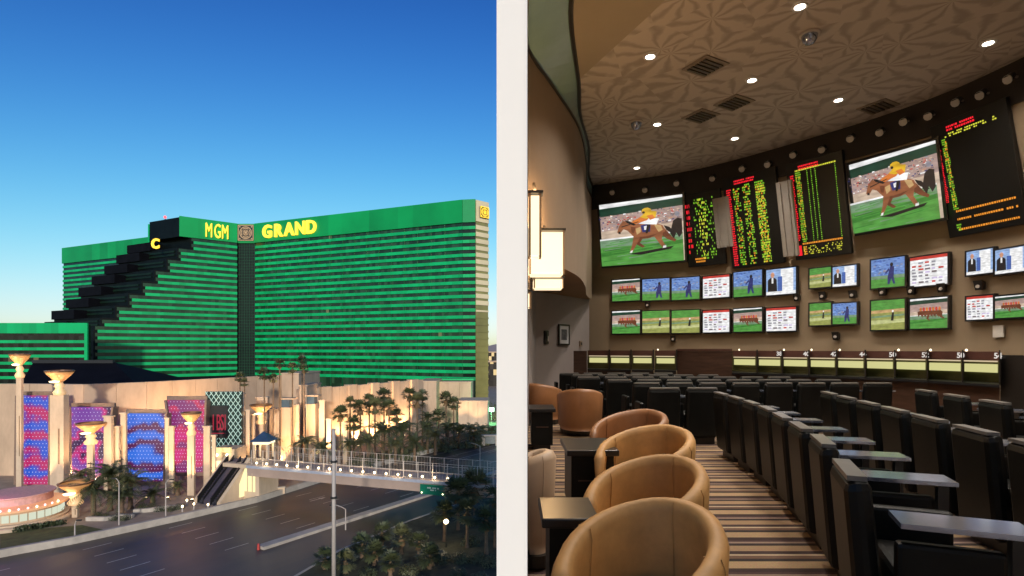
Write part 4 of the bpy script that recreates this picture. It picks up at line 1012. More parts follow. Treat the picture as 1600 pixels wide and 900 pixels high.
# ------------------------------------------------------------------ the race lounge, a storey level with the eye
FZ = CZ - 1.45                      # lounge floor
CE = CZ + 4.95                      # lounge ceiling
def V3(x, y, z): return Vector((x, y, z))
M_wallw = pm('white_wall_paint', (0.84, 0.84, 0.83), 0.7, 0.015, 1.5, 0.03, bscale=60)
M_brown = pm('brown_wall', (0.26, 0.19, 0.13), 0.75, 0.10, 0.7, 0.05)
M_taupe = pm('taupe_wall', (0.27, 0.20, 0.125), 0.7, 0.10, 0.6, 0.04)
M_grey = pm('grey_wall', (0.30, 0.26, 0.25), 0.75, 0.10, 0.8, 0.04)
M_dkband = pm('dark_bulkhead', (0.022, 0.017, 0.014), 0.55, 0.3, 0.8)
M_blk = pm('black_leather', (0.0045, 0.005, 0.0048), 0.42, 0.4, 5, 0.4, bscale=26, spec=.22)
M_blk2 = pm('black_laminate', (0.014, 0.014, 0.015), 0.30, 0.3, 3)
M_gloss = pm('gloss_desk', (0.42, 0.47, 0.60), 0.13, 0.1, 3, spec=1.0, metal=.8)
M_tanl = pm('tan_leather', (0.46, 0.25, 0.085), 0.58, 0.26, 3.5, 0.3, bscale=22)
M_tand = pm('brown_leather', (0.24, 0.105, 0.040), 0.45, 0.2, 2.2, 0.12, bscale=28)
M_beige = pm('beige_leather', (0.52, 0.38, 0.26), 0.45, 0.12, 2.2, 0.1, bscale=28)
M_bezel = pm('tv_bezel', (0.010, 0.010, 0.012), 0.3, 0.2, 2)
M_wood = pm('dark_wood', (0.055, 0.028, 0.018), 0.35, 0.4, 2, stretch=(1, 1, 8))
M_teal = pm('teal_glass', (0.24, 0.36, 0.35), 0.2, 0.12, 0.6)
M_trim = pm('dark_trim', (0.015, 0.012, 0.010), 0.4, 0.2, 2)

def carpet():
    m = bpy.data.materials.new('striped_carpet'); m.use_nodes = True; t = m.node_tree; p = t.nodes['Principled BSDF']
    g = t.nodes.new('ShaderNodeNewGeometry'); mp = t.nodes.new('ShaderNodeMapping')
    mp.inputs['Rotation'].default_value = (0, 0, math.radians(-14)); mp.inputs['Scale'].default_value = (0.0, 1.75, 0)
    t.links.new(g.outputs['Position'], mp.inputs[0])
    sp = t.nodes.new('ShaderNodeSeparateXYZ'); t.links.new(mp.outputs[0], sp.inputs[0])
    md_ = t.nodes.new('ShaderNodeMath'); md_.operation = 'FRACT'; t.links.new(sp.outputs['Y'], md_.inputs[0])
    r = t.nodes.new('ShaderNodeValToRGB'); r.color_ramp.interpolation = 'CONSTANT'; e = r.color_ramp.elements
    cols = [(0, (.040, .018, .014)), (.10, (.42, .28, .15)), (.30, (.022, .014, .012)), (.38, (.16, .085, .050)), (.47, (.50, .38, .25)), (.52, (.05, .025, .022)), (.62, (.36, .23, .125)), (.80, (.030, .018, .016)), (.88, (.30, .20, .15)), (.94, (.07, .032, .03))]
    e[0].position = 0; e[0].color = cols[0][1] + (1,); e[1].position = cols[1][0]; e[1].color = cols[1][1] + (1,)
    for q, c in cols[2:]: k = e.new(q); k.color = c + (1,)
    t.links.new(md_.outputs[0], r.inputs[0])
    n = t.nodes.new('ShaderNodeTexNoise'); n.inputs['Scale'].default_value = 90; n.inputs['Detail'].default_value = 3; t.links.new(g.outputs['Position'], n.inputs[0])
    mx = t.nodes.new('ShaderNodeMix'); mx.data_type = 'RGBA'; mx.blend_type = 'MULTIPLY'; mx.inputs['Factor'].default_value = .55
    t.links.new(r.outputs[0], mx.inputs['A']); t.links.new(n.outputs['Color'], mx.inputs['B'])
    t.links.new(mx.outputs['Result'], p.inputs['Base Color']); p.inputs['Roughness'].default_value = .95
    bp = t.nodes.new('ShaderNodeBump'); bp.inputs['Strength'].default_value = .35; bp.inputs['Distance'].default_value = .01
    t.links.new(n.outputs['Fac'], bp.inputs['Height']); t.links.new(bp.outputs[0], p.inputs['Normal'])
    return m
def ceiling_mat():
    m = bpy.data.materials.new('leaf_pattern_ceiling'); m.use_nodes = True; t = m.node_tree; p = t.nodes['Principled BSDF']
    g = t.nodes.new('ShaderNodeNewGeometry')
    vo = t.nodes.new('ShaderNodeTexVoronoi'); vo.inputs['Scale'].default_value = 1.0; vo.voronoi_dimensions = '2D'; t.links.new(g.outputs['Position'], vo.inputs['Vector'])
    sub = t.nodes.new('ShaderNodeVectorMath'); sub.operation = 'SUBTRACT'; t.links.new(g.outputs['Position'], sub.inputs[0]); t.links.new(vo.outputs['Position'], sub.inputs[1])
    sp = t.nodes.new('ShaderNodeSeparateXYZ'); t.links.new(sub.outputs[0], sp.inputs[0])
    at = t.nodes.new('ShaderNodeMath'); at.operation = 'ARCTAN2'; t.links.new(sp.outputs['Y'], at.inputs[0]); t.links.new(sp.outputs['X'], at.inputs[1])
    ml = t.nodes.new('ShaderNodeMath'); ml.operation = 'MULTIPLY'; ml.inputs[1].default_value = 9; t.links.new(at.outputs[0], ml.inputs[0])
    nz = t.nodes.new('ShaderNodeTexNoise'); nz.inputs['Scale'].default_value = 2.2; nz.inputs['Detail'].default_value = 4; t.links.new(g.outputs['Position'], nz.inputs[0])
    m2 = t.nodes.new('ShaderNodeMath'); m2.operation = 'MULTIPLY_ADD'; m2.inputs[1].default_value = 9; t.links.new(nz.outputs['Fac'], m2.inputs[0]); t.links.new(ml.outputs[0], m2.inputs[2])
    sn = t.nodes.new('ShaderNodeMath'); sn.operation = 'SINE'; t.links.new(m2.outputs[0], sn.inputs[0])
    r = t.nodes.new('ShaderNodeValToRGB'); e = r.color_ramp.elements
    e[0].position = .0; e[0].color = (.34, .295, .255, 1); e[1].position = .6; e[1].color = (.50, .445, .395, 1)
    mr = t.nodes.new('ShaderNodeMapRange'); mr.inputs['From Min'].default_value = -1; t.links.new(sn.outputs[0], mr.inputs[0]); t.links.new(mr.outputs[0], r.inputs[0])
    t.links.new(r.outputs[0], p.inputs['Base Color']); p.inputs['Roughness'].default_value = .8
    return m

# plan of the curved screen wall (its upper edge), resampled
ARC = [(0.7, 17.0), (1.7, 16.78), (2.43, 16.5), (3.35, 16.0), (5.25, 14.87), (7.3, 12.4), (8.26, 10.8), (8.64, 9.46), (8.75, 8.0), (8.5, 6.0), (7.8, 3.5), (6.6, 1.0), (5.9, -0.6)]
def catmull(pts, n=8):
    out = []; q = [Vector(p) for p in pts]
    for i in range(len(q) - 1):
        a, b_, c, d_ = q[max(0, i - 1)], q[i], q[i + 1], q[min(len(q) - 1, i + 2)]
        for k in range(n):
            t = k / n; out.append(.5 * ((2 * b_) + (c - a) * t + (2 * a - 5 * b_ + 4 * c - d_) * t * t + (3 * b_ - a - 3 * c + d_) * t ** 3))
    out.append(q[-1]); return out
AR = catmull(ARC)
def nrm(i):
    a, c = AR[max(0, i - 1)], AR[min(len(AR) - 1, i + 1)]; d = (c - a).normalized(); return Vector((d.y, -d.x))   # into the room? fixed below
NR = []
for i in range(len(AR)):
    n = nrm(i)
    if n.dot(Vector((2.5, 6)) - AR[i]) < 0: n = -n
    NR.append(n)
def off(i, o): return AR[i] - NR[i] * o          # o > 0: behind the line, away from the room
def hit(px, o):
    """plan point, room normal and tangent where the ray through column px meets the wall line set back by o"""
    k = (px - 800) / F
    for i in range(len(AR) - 1):
        a, c = off(i, o), off(i + 1, o); fa, fc = a.x - k * a.y, c.x - k * c.y
        if fa <= 0 <= fc and a.y > 5:
            t = fa / (fa - fc); p = a + (c - a) * t; n = (NR[i] * (1 - t) + NR[i + 1] * t).normalized(); tg = Vector((-n.y, n.x))
            if tg.dot(c - a) < 0: tg = -tg
            return p, n, tg
    raise ValueError(px)

# shell of the lounge
def strip(z0, o0, z1, o1, mat, name, i0=0, i1=None, kindless=False):
    b = MB(); i1 = i1 or len(AR) - 1
    for i in range(i0, i1):
        a, c, a2, c2 = off(i, o0), off(i + 1, o0), off(i, o1), off(i + 1, o1)
        b.quad((a.x, a.y, z0), (c.x, c.y, z0), (c2.x, c2.y, z1), (a2.x, a2.y, z1))
    return struct(name, b, mat, smooth=True)
SB = .5
ZL = CZ + 2.25; ZU = CZ + 4.22
strip(FZ, SB, ZL, SB, M_taupe, 'screen_wall_lower')
strip(ZL, SB, ZU, 0.04, M_taupe, 'screen_wall_upper')
strip(ZU, 0.0, CE, 0.0, M_dkband, 'ceiling_bulkhead')
strip(ZU, 0.04, ZU, 0.0, M_dkband, 'bulkhead_lip')
XL = 0.0565
poly = [(XL, -0.6)] + [(XL, 16.9)] + [(off(i, 0.9).x, off(i, 0.9).y) for i in range(len(AR))]
b = MB(); b.poly([(x, y, FZ) for x, y in poly]); struct('lounge_floor', b, carpet())
b = MB(); b.prism([(-XL, -0.6), (-XL, 2.0), (-XL, 18.3), (9.9, 18.3), (9.9, -0.6)], FZ - .4, FZ - .004); struct('floor_slab', b, M_wallw)
b = MB(); b.poly([(x, y, CE) for x, y in poly]); struct('lounge_ceiling', b, ceiling_mat())
b = MB(); b.box(-XL, -0.6, CE + .006, 9.9, 18.3, CE + .4); struct('roof_slab', b, M_wallw)
b = MB(); b.box(-XL, 2.0, FZ - .003, XL, 18.3, CE + .004); struct('dividing_wall', b, M_wallw)
b = MB(); b.box(0.54, -0.9, FZ - .4, 9.9, -0.603, CE + .4); struct('wall_rear_sun_stop', b, M_wallw)  # unseen behind the camera; edge set so sun reaches only the divider end
b = MB(); b.box(9.9, -.9, FZ - .4, 10.1, 18.3, CE + .4); struct('wall_outer_right', b, M_wallw)
b = MB(); b.box(-XL, 18.303, FZ - .4, 10.1, 18.5, CE + .4); struct('wall_outer_far', b, M_wallw)
b = MB(); b.box(-XL + .01, -.88, 0, 10.0, 18.4, FZ - .403); struct('building_base', b, M_wallw)

# left side: lower grey wall with picture, curved balcony front above, inclined teal glazing
b = MB(); lowp = [(XL + .004, 2.05), (0.12, 6.5), (0.30, 10.0), (0.62, 14.2), (2.35, 16.55)]
for a, c in zip(lowp[:-1], lowp[1:]): b.quad((a[0], a[1], FZ), (c[0], c[1], FZ), (c[0], c[1], CZ + 1.55), (a[0], a[1], CZ + 1.55))
struct('wall_left_lower', b, M_grey)
FP = catmull([(0.07, 2.1), (0.10, 5.0), (0.15, 7.0), (0.23, 8.3), (0.73, 9.58), (1.38, 11.3), (1.80, 13.3), (2.10, 15.3), (2.42, 16.5)], 5)
b = MB()
for a, c in zip(FP[:-1], FP[1:]): b.quad((a.x, a.y, CZ + 1.5), (c.x, c.y, CZ + 1.5), (c.x, c.y, CZ + 4.6), (a.x, a.y, CZ + 4.6))
struct('balcony_front', b, M_brown, smooth=True)
b = MB(); b.poly([(p.x, p.y, CZ + 1.5) for p in FP] + [(XL + .003, 16.5, CZ + 1.5), (XL + .003, 2.1, CZ + 1.5)]); struct('balcony_soffit', b, pm('orange_soffit', (0.30, 0.17, 0.075), .7, .15, 1))
GT = catmull([(0.55, 2.1), (0.70, 5.0), (0.80, 7.0), (0.88, 8.2), (1.23, 10.1), (1.43, 11.5), (1.86, 13.3), (2.14, 15.3), (2.44, 16.48)], 5)
b = MB()
for (a, c), (e, f_) in zip(zip(FP[:-1], FP[1:]), zip(GT[:-1], GT[1:])): b.quad((a.x, a.y, CZ + 4.62), (c.x, c.y, CZ + 4.62), (f_.x, f_.y, CE - .005), (e.x, e.y, CE - .005))
struct('balcony_glazing', b, M_teal, smooth=True)
b = MB(); b.tube([(p.x, p.y, CZ + 4.6) for p in FP], .035); struct('balcony_rail', b, M_trim)
b = MB(); b.tube([(p.x + .01, p.y, CE - .03) for p in GT], .035); struct('glazing_rail', b, M_trim)
b = MB(); b.poly([(p.x + .02, p.y, CE - .02) for p in GT if 7 < p.y < 11.6] + [(1.25, 9.9, CE - .02), (2.05, 8.0, CE - .02), (2.4, 7.0, CE - .02)]); struct('ceiling_panel', b, pm('smooth_ceiling', (0.33, 0.28, 0.21), .8, .05, 1))

# ------------------------------------------------------------------ pictures shown on screens
def emc(name, rgb, s=0.72):
    m = em('screen_' + name, s2l(rgb), s, (0.01, 0.01, 0.01)); t = m.node_tree; p = t.nodes['Principled BSDF']
    tc = t.nodes.new('ShaderNodeTexCoord'); n = t.nodes.new('ShaderNodeTexNoise'); n.inputs['Scale'].default_value = 9; n.inputs['Detail'].default_value = 5
    mp = t.nodes.new('ShaderNodeMapping'); mp.inputs['Scale'].default_value = (.6, 1, 1.6); t.links.new(tc.outputs['Object'], mp.inputs[0]); t.links.new(mp.outputs[0], n.inputs[0])
    mr = t.nodes.new('ShaderNodeMapRange'); mr.inputs['From Min'].default_value = .25; mr.inputs['From Max'].default_value = .75; mr.inputs['To Min'].default_value = s * .55; mr.inputs['To Max'].default_value = s * 1.3
    t.links.new(n.outputs['Fac'], mr.inputs[0]); t.links.new(mr.outputs[0], p.inputs['Emission Strength'])
    return m
PAL = {'white': emc('white', (245, 245, 245)), 'dgreen': emc('dgreen', (28, 62, 48)), 'crowd': emc('crowd', (176, 150, 142)), 'crowd2': emc('crowd2', (120, 105, 110)), 'pale': emc('pale', (214, 190, 168)),
       'turf': emc('turf', (82, 150, 66)), 'turf2': emc('turf2', (118, 150, 118)), 'turf3': emc('turf3', (60, 128, 52)), 'bay': emc('bay', (150, 92, 60)), 'bay2': emc('bay2', (112, 62, 40)), 'dark': emc('dark', (30, 26, 28)),
       'yellow': emc('yellow', (222, 176, 40)), 'orange': emc('orange', (214, 120, 52)), 'navy': emc('navy', (44, 50, 110)), 'blue': emc('blue', (112, 146, 206)), 'blue2': emc('blue2', (70, 100, 170)),
       'olive': emc('olive', (150, 156, 84)), 'olive2': emc('olive2', (196, 200, 140)), 'sand': emc('sand', (196, 160, 110)), 'red': emc('red', (200, 60, 50)), 'grey': emc('grey', (150, 148, 158)), 'lilac': emc('lilac', (205, 190, 225)), 'skin': emc('skin', (206, 150, 120)), 'sky': emc('sky', (150, 180, 225))}
PK = list(PAL)
def picture(name, items):
    b = MB()
    for li, (k, pts) in enumerate(items):
        b.mi = PK.index(k); b.poly([(x, -0.0006 * (li + 1), z) for x, z in pts])
    me = bpy.data.meshes.new(name); me.from_pydata([tuple(v) for v in b.v], [], b.f)
    for k in PK: me.materials.append(PAL[k])
    me.polygons.foreach_set('material_index', b.m); me.update(); return me
def R(x0, z0, x1, z1): return [(x0, z0), (x1, z0), (x1, z1), (x0, z1)]
def E(cx, cz, rx, rz, n=10): return [(cx + rx * math.cos(6.283 * i / n), cz + rz * math.sin(6.283 * i / n)) for i in range(n)]
def race_items(seed=0, detail=True):
    rnd = random.Random(seed); it2 = []
    it = [('pale', R(0, 0, 1, 1)), ('white', [(0, .93), (1, .96), (1, 1), (0, 1)]), ('dgreen', [(0, .80), (1, .84), (1, .96), (0, .93)]), ('crowd', [(0, .56), (1, .60), (1, .84), (0, .80)])]
    if detail:
        for i in range(260):
            x, z = rnd.random() * .97, rnd.uniform(.57, .80) ; z += x * .03; it.append((rnd.choice(['crowd2', 'pale', 'grey', 'crowd2', 'skin', 'white', 'navy', 'red', 'crowd', 'dark']), R(x, z, x + rnd.uniform(.008, .03), z + rnd.uniform(.008, .02))))
        for i in range(60):
            x, z = rnd.random() * .8, rnd.uniform(.0, .40); it2.append((rnd.choice(['turf', 'turf3', 'turf2', 'turf']), [(x, z), (x + rnd.uniform(.1, .3), z + .02), (x + .2, z + .028), (x, z + rnd.uniform(.008, .02))]))
    it += [('white', [(0, .415), (1, .44), (1, .462), (0, .44)]), ('turf2', [(0, .28), (1, .30), (1, .44), (0, .415)]), ('turf', R(0, 0, 1, .30)), ('turf3', [(0, .15), (1, .27), (1, .33), (0, .22)])] + it2
    it += [('dark', [(.86, .44), (.90, .62), (.95, .66), (1, .64), (1, .42), (.96, .36), (.93, .44), (.90, .34)]), ('grey', E(.95, .72, .03, .04)), ('dark', [(.36, .17), (.90, .24), (.86, .20), (.5, .14)])] if detail else []
    it += [('bay2', [(.70, .48), (.80, .52), (.88, .38), (.93, .33), (.91, .30), (.83, .35)]), ('bay2', [(.48, .44), (.55, .42), (.50, .33), (.56, .27), (.53, .25), (.45, .32)]),
           ('bay', [(.40, .62), (.55, .64), (.70, .61), (.78, .57), (.81, .48), (.74, .42), (.60, .39), (.48, .39), (.42, .45)]),
           ('bay', [(.46, .61), (.38, .68), (.31, .70), (.26, .63), (.23, .53), (.26, .50), (.31, .57), (.36, .54), (.42, .45)]), ('dark', [(.33, .71), (.38, .69), (.47, .62), (.44, .61), (.36, .66)]),
           ('bay', [(.43, .46), (.51, .43), (.46, .31), (.40, .19), (.37, .19), (.41, .33)]), ('bay', [(.66, .44), (.79, .50), (.76, .36), (.81, .23), (.77, .22), (.71, .34)]),
           ('dark', [(.79, .57), (.86, .53), (.94, .40), (.89, .42), (.82, .49)]), ('navy', [(.52, .60), (.64, .62), (.63, .49), (.54, .49)]),
           ('white', [(.50, .63), (.62, .70), (.74, .68), (.71, .59), (.60, .61)]), ('orange', [(.41, .67), (.56, .75), (.66, .74), (.60, .67), (.46, .63)]), ('yellow', [(.52, .73), (.62, .82), (.72, .79), (.70, .69), (.58, .70)]), ('yellow', E(.60, .81, .06, .055)), ('dark', E(.565, .795, .018, .02, 6)),
           ('sand', [(.68, .60), (.76, .57), (.78, .50), (.73, .47), (.70, .54)]), ('sand', [(.46, .56), (.52, .58), (.52, .50), (.47, .46)]), ('bay2', [(.50, .42), (.62, .43), (.72, .45), (.62, .395), (.50, .39)]), ('bay2', [(.40, .60), (.46, .58), (.44, .49), (.41, .50)]),
           ('white', [(.385, .215), (.41, .225), (.40, .185), (.37, .185)]), ('white', [(.775, .255), (.81, .26), (.81, .225), (.77, .22)]), ('dark', [(.245, .505), (.275, .50), (.27, .535), (.25, .54)]), ('dark', [(.29, .60), (.50, .66), (.50, .67), (.29, .615)]), ('orange', [(.60, .74), (.67, .75), (.70, .69), (.64, .67)]), ('white', [(.56, .58), (.61, .59), (.605, .53), (.565, .525)]), ('dark', [(.60, .61), (.64, .60), (.60, .47), (.575, .47)])]
    return it
PIC = {'race': picture('race_picture', race_items(1))}
it = [('blue', R(0, .38, 1, 1)), ('turf', R(0, 0, 1, .38)), ('turf2', R(0, .30, 1, .42))]; rnd = random.Random(4)
for i in range(40): x, z = rnd.random() * .9, rnd.uniform(.42, .95); it.append((rnd.choice(['blue2', 'sky', 'blue2', 'grey']), R(x, z, x + .07, z + .04)))
it += [('navy', [(.52, .35), (.60, .72), (.72, .70), (.70, .35), (.75, .10), (.69, .10), (.63, .30), (.58, .10), (.52, .10)]), ('dark', E(.64, .77, .05, .07)), ('navy', [(.55, .66), (.44, .50), (.47, .47), (.58, .58)])]
PIC['player'] = picture('player_picture', it)
it = [('white', R(0, 0, 1, 1)), ('red', R(0, .90, 1, 1))]
for j in range(7):
    for i in range(5):
        if rnd.random() < .75: it.append((rnd.choice(['grey', 'lilac', 'grey', 'crowd2', 'red']), R(.06 + i * .18, .10 + j * .11, .06 + i * .18 + rnd.uniform(.08, .15), .16 + j * .11)))
PIC['table'] = picture('results_picture', it)
it = [('sky', R(0, 0, 1, 1)), ('white', R(.5, .12, .92, .98)), ('dark', [(.05, .10), (.38, .10), (.36, .60), (.26, .68), (.16, .68), (.06, .6)]), ('skin', E(.22, .78, .07, .11)), ('blue2', [(.40, .1), (.55, .1), (.55, .7), (.40, .7)]), ('white', [(.19, .45), (.25, .45), (.25, .67), (.19, .67)]), ('white', R(0, 0, 1, .13))]
PIC['anchor'] = picture('studio_picture', it)
it = [('olive', R(0, 0, 1, 1)), ('turf', R(0, .62, 1, 1)), ('sand', [(0, .55), (1, .60), (1, .70), (0, .66)]), ('olive2', [(0, .18), (1, .24), (1, .36), (0, .32)]), ('turf2', [(0, .40), (1, .46), (1, .52), (0, .46)]), ('dark', [(.60, .30), (.64, .58), (.70, .58), (.68, .30)]), ('white', E(.66, .62, .03, .04))]
PIC['field'] = picture('field_picture', it)
it = race_items(3, False)[:10]
for i in range(7):
    x = .30 + i * .085; it += [('bay2', [(x - .07, .38), (x - .09, .56), (x + .02, .60), (x + .08, .52), (x + .06, .34), (x + .03, .44), (x - .03, .44)]), ('red' if i % 2 else 'orange', E(x, .64, .035, .07, 6))]
PIC['pack'] = picture('pack_picture', it)

def face_frame(p, n, tg, z):
    """rotation about z so that local x runs along the wall to the right and local -y faces the room"""
    return math.atan2(tg.y, tg.x)

# ------------------------------------------------------------------ upper boards, leaning out
BOARDS = [('video', 943, 1070, 316, 412, 'large video screen of a race horse and jockey, left one of two'), ('odds_a', 1081, 1134, 305, 412, 'narrow odds board with scattered green digits'),
          ('odds_b', 1150, 1226, 276, 412, 'odds board packed with green and orange columns'), ('odds_c', 1250, 1330, 252, 398, 'odds board with framed dark centre and thin green columns'),
          ('video', 1342, 1478, 240, 354, 'large video screen of a race horse and jockey, right one of two'), ('odds_d', 1493, 1606, 176, 356, 'rightmost odds board, mostly dark with orange rows')]
M_r = em('odds_red', s2l((235, 30, 45)), .95); M_g = em('odds_green', s2l((120, 185, 40)), .85); M_o = em('odds_orange', s2l((225, 140, 40)), .85); M_y = em('odds_yellow', s2l((205, 205, 60)), .85); M_wd = em('odds_pale', s2l((190, 205, 190)), .8)
M_bdblk = pm('board_black', (0.006, 0.007, 0.007), .35, .2, 2)
def dashes(b, w, h, x0, x1, z0, z1, n, rnd, fill=.75, ch=None):
    ch = ch or .028 * w / 1.0
    for j in range(n):
        z = z0 + (z1 - z0) * (j + .5) / n; hh = (z1 - z0) / n * .30; x = x0
        while x < x1 - .02 * w:
            l = rnd.uniform(.012, .03) * w
            if rnd.random() < fill: b.quad((x, -.006, z - hh), (min(x + l, x1), -.006, z - hh), (min(x + l, x1), -.006, z + hh), (x, -.006, z + hh))
            x += l + .010 * w
def board(kind, px0, px1, yt, yb, label):
    p0, n0, _ = hit(px0, .28); p1, n1, _ = hit(px1, .28) if px1 < 1640 else hit(1600, .28)
    mid = (p0 + p1) / 2; d = p1 - p0; w = d.length; tg = d.normalized(); n = Vector((-tg.y, tg.x)); n = n if n.dot(NR[20]) > 0 else -n
    zt = (HY - yt) / F * (mid.y - .12); zb = (HY - yb) / F * (mid.y + .12)
    lean = math.atan2(.46, ZU - ZL); h = (zt - zb) / math.cos(lean)
    bot = mid - n * ((ZU - CZ - zb) / (ZU - ZL) * .46 - .28 + .04) + n * (-.0)
    # bottom line of the board sits on the leaning wall surface
    frac = (CZ + zb - ZL) / (ZU - ZL); set_back = SB + (0.04 - SB) * frac
    q0, nn, _ = hit((px0 + px1) / 2, set_back); sag = 0.16
    c = Vector((q0.x, q0.y)) + nn * sag
    r = thing('video_screen' if kind == 'video' else 'odds_board', (c.x, c.y, CZ + zb), label, 'screen' if kind == 'video' else 'scoreboard', 'boards over the betting counter')
    ang = math.atan2(tg.y, tg.x); r.rotation_mode = 'XYZ'; r.rotation_euler = (lean, 0, ang)
    b = MB(); m_ = .06; b.box(-w / 2 - m_, 0, -m_, w / 2 + m_, .10, h + m_); part('cabinet', b, M_bezel if kind == 'video' else M_bdblk, r, local=True, bevel=.01)
    if kind == 'video':
        o = inst('screen', PIC['race'], r, (-w / 2, -.004, 0), 0, (w, 1, h))
        for (x0, z0, x1, z1) in ((-w / 2 - m_, -m_, w / 2 + m_, -.003), (-w / 2 - m_, h + .003, w / 2 + m_, h + m_), (-w / 2 - m_, 0, -w / 2 - .003, h), (w / 2 + .003, 0, w / 2 + m_, h)):
            b = MB(); b.box(x0, -.03, z0, x1, -.003, z1); part('frame_bar', b, M_bezel, r, local=True)
        return
    rnd = random.Random(px0); x0 = -w / 2
    def grp(nm, mat, fn):
        b = MB(); fn(b)
        if b.f: o = part(nm, b, mat, r, local=True); o['kind'] = 'stuff'
    U = lambda u: x0 + w * u
    if kind == 'odds_a':
        grp('red_digits', M_r, lambda b: dashes(b, w * .6, h, U(.02), U(.16), h * .15, h * .9, 9, rnd, .45))
        grp('green_digits', M_g, lambda b: dashes(b, w, h, U(.25), U(.85), h * .06, h * .95, 22, rnd, .28))
        grp('yellow_digits', M_y, lambda b: dashes(b, w, h, U(.40), U(.62), h * .06, h * .95, 18, rnd, .4))
        grp('orange_digits', M_o, lambda b: dashes(b, w, h, U(.18), U(.5), h * .02, h * .1, 2, rnd, .9))
    else:
        grp('red_heading', M_r, lambda b: dashes(b, w, h, U(.2), U(.62), h * .93, h * .985, 2, rnd, .95))
        if kind == 'odds_b':
            grp('red_digits', M_r, lambda b: dashes(b, w, h, U(.02), U(.12), h * .0, h * .90, 34, rnd, 1))
            grp('green_digits', M_g, lambda b: [dashes(b, w, h, U(a), U(c_), h * .0, h * .92, 34, rnd, f_) for a, c_, f_ in ((.16, .30, .55), (.36, .52, .55), (.62, .82, .7))])
            grp('orange_digits', M_o, lambda b: [dashes(b, w * .8, h, U(a), U(c_), h * .0, h * .9, 32, rnd, f_) for a, c_, f_ in ((.17, .28, .3), (.38, .50, .3), (.63, .80, .45))])
            grp('yellow_digits', M_y, lambda b: dashes(b, w * .8, h, U(.64), U(.81), h * .0, h * .9, 30, rnd, .45))
        elif kind == 'odds_c':
            grp('red_digits', M_r, lambda b: (dashes(b, w, h, U(.02), U(.10), h * .18, h * .90, 30, rnd, 1), b.quad((U(.02), -.006, h * .02), (U(.10), -.006, h * .02), (U(.10), -.006, h * .13), (U(.02), -.006, h * .13))))
            grp('green_digits', M_g, lambda b: [dashes(b, w * .6, h, U(a), U(c_), h * .16, h * .92, 34, rnd, f_) for a, c_, f_ in ((.13, .24, .8), (.36, .385, 1), (.44, .465, 1), (.52, .545, 1), (.90, .925, 1))])
            grp('yellow_digits', M_y, lambda b: (dashes(b, w, h, U(.13), U(.93), h * .92, h * .945, 1, rnd, 1), dashes(b, w * .7, h, U(.14), U(.9), h * .02, h * .12, 5, rnd, .35)))
            grp('orange_digits', M_o, lambda b: (dashes(b, w, h, U(.13), U(.93), h * .13, h * .16, 1, rnd, 1), dashes(b, w * .5, h, U(.14), U(.24), h * .18, h * .9, 26, rnd, .35), dashes(b, w * .5, h, U(.14), U(.22), h * .02, h * .12, 4, rnd, 1)))
        else:
            grp('red_digits', M_r, lambda b: dashes(b, w * .8, h, U(.01), U(.07), h * .30, h * .86, 34, rnd, 1))
            grp('green_digits', M_g, lambda b: (dashes(b, w * .6, h, U(.10), U(.18), h * .22, h * .88, 34, rnd, .85), dashes(b, w * .5, h, U(.10), U(.17), h * .02, h * .09, 3, rnd, .9)))
            grp('yellow_digits', M_y, lambda b: dashes(b, w, h, U(.13), U(.9), h * .88, h * .92, 2, rnd, .8))
            grp('orange_digits', M_o, lambda b: [dashes(b, w, h, U(.13), U(.98), h * a, h * (a + .03), 1, rnd, .95) for a in (.19, .115, .02)] + [dashes(b, w * .6, h, U(.11), U(.17), h * .24, h * .86, 20, rnd, .4)])
for a in BOARDS: board(*a)
# pale upright panels between boards
for i, (px0, px1, yt, yb, lab) in enumerate([(1124, 1144, 310, 386, 'pale ribbed panel right of the narrow odds board'), (1228, 1246, 285, 400, 'pale ribbed panel between the two middle odds boards')]):
    pz, n, tg = hit((px0 + px1) / 2, .22); w = (px1 - px0) / F * pz.y / .8; zb, zt = CZ + (HY - yb) / F * pz.y, CZ + (HY - yt) / F * pz.y
    r = thing('acoustic_panel', (pz.x, pz.y, zb), lab, 'panel', 'pale panels between boards'); r.rotation_euler = (.22, 0, math.atan2(tg.y, tg.x))
    b = MB(); b.box(-w / 2, -.05, 0, w / 2, .05, zt - zb); part('board', b, pm('pale_panel', (.34, .31, .27), .6, .1, 2), r, local=True)
    for k in range(2):
        b = MB(); x = -w / 2 + w * (k + .5) / 2; b.box(x - .02, -.075, .02, x + .02, -.052, zt - zb - .02); part('rib', b, pm('pale_panel', (.34, .31, .27)), r, local=True)

# ------------------------------------------------------------------ small televisions in pairs
TV = []
r1 = [(957, 1000, 437, 470, 'pack'), (1004, 1046, 436, 469, 'player'), (1050, 1093, 434, 468, 'player'), (1099, 1140, 431, 465, 'table'), (1147, 1191, 424, 463, 'player'), (1198, 1244, 420, 460, 'anchor'),
      (1266, 1299, 419, 449, 'field'), (1302, 1339, 416, 447, 'anchor'), (1362, 1414, 404, 449, 'player'), (1423, 1481, 400, 446, 'table'), (1512, 1553, 391, 428, 'anchor'), (1557, 1604, 388, 426, 'anchor')]
r2 = [(957, 1000, 486, 521, 'pack'), (1004, 1046, 486, 520, 'field'), (1050, 1093, 485, 520, 'field'), (1099, 1140, 485, 519, 'table'), (1147, 1191, 482, 518, 'pack'), (1198, 1244, 481, 517, 'table'),
      (1266, 1299, 474, 508, 'field'), (1302, 1339, 474, 506, 'player'), (1362, 1414, 469, 515, 'field'), (1423, 1481, 466, 513, 'pack'), (1512, 1553, 463, 499, 'table'), (1557, 1604, 462, 496, 'pack')]
WHAT = {'pack': 'a pack of race horses', 'player': 'a player on blue and green', 'table': 'a white results table', 'anchor': 'a studio presenter', 'field': 'a green field'}
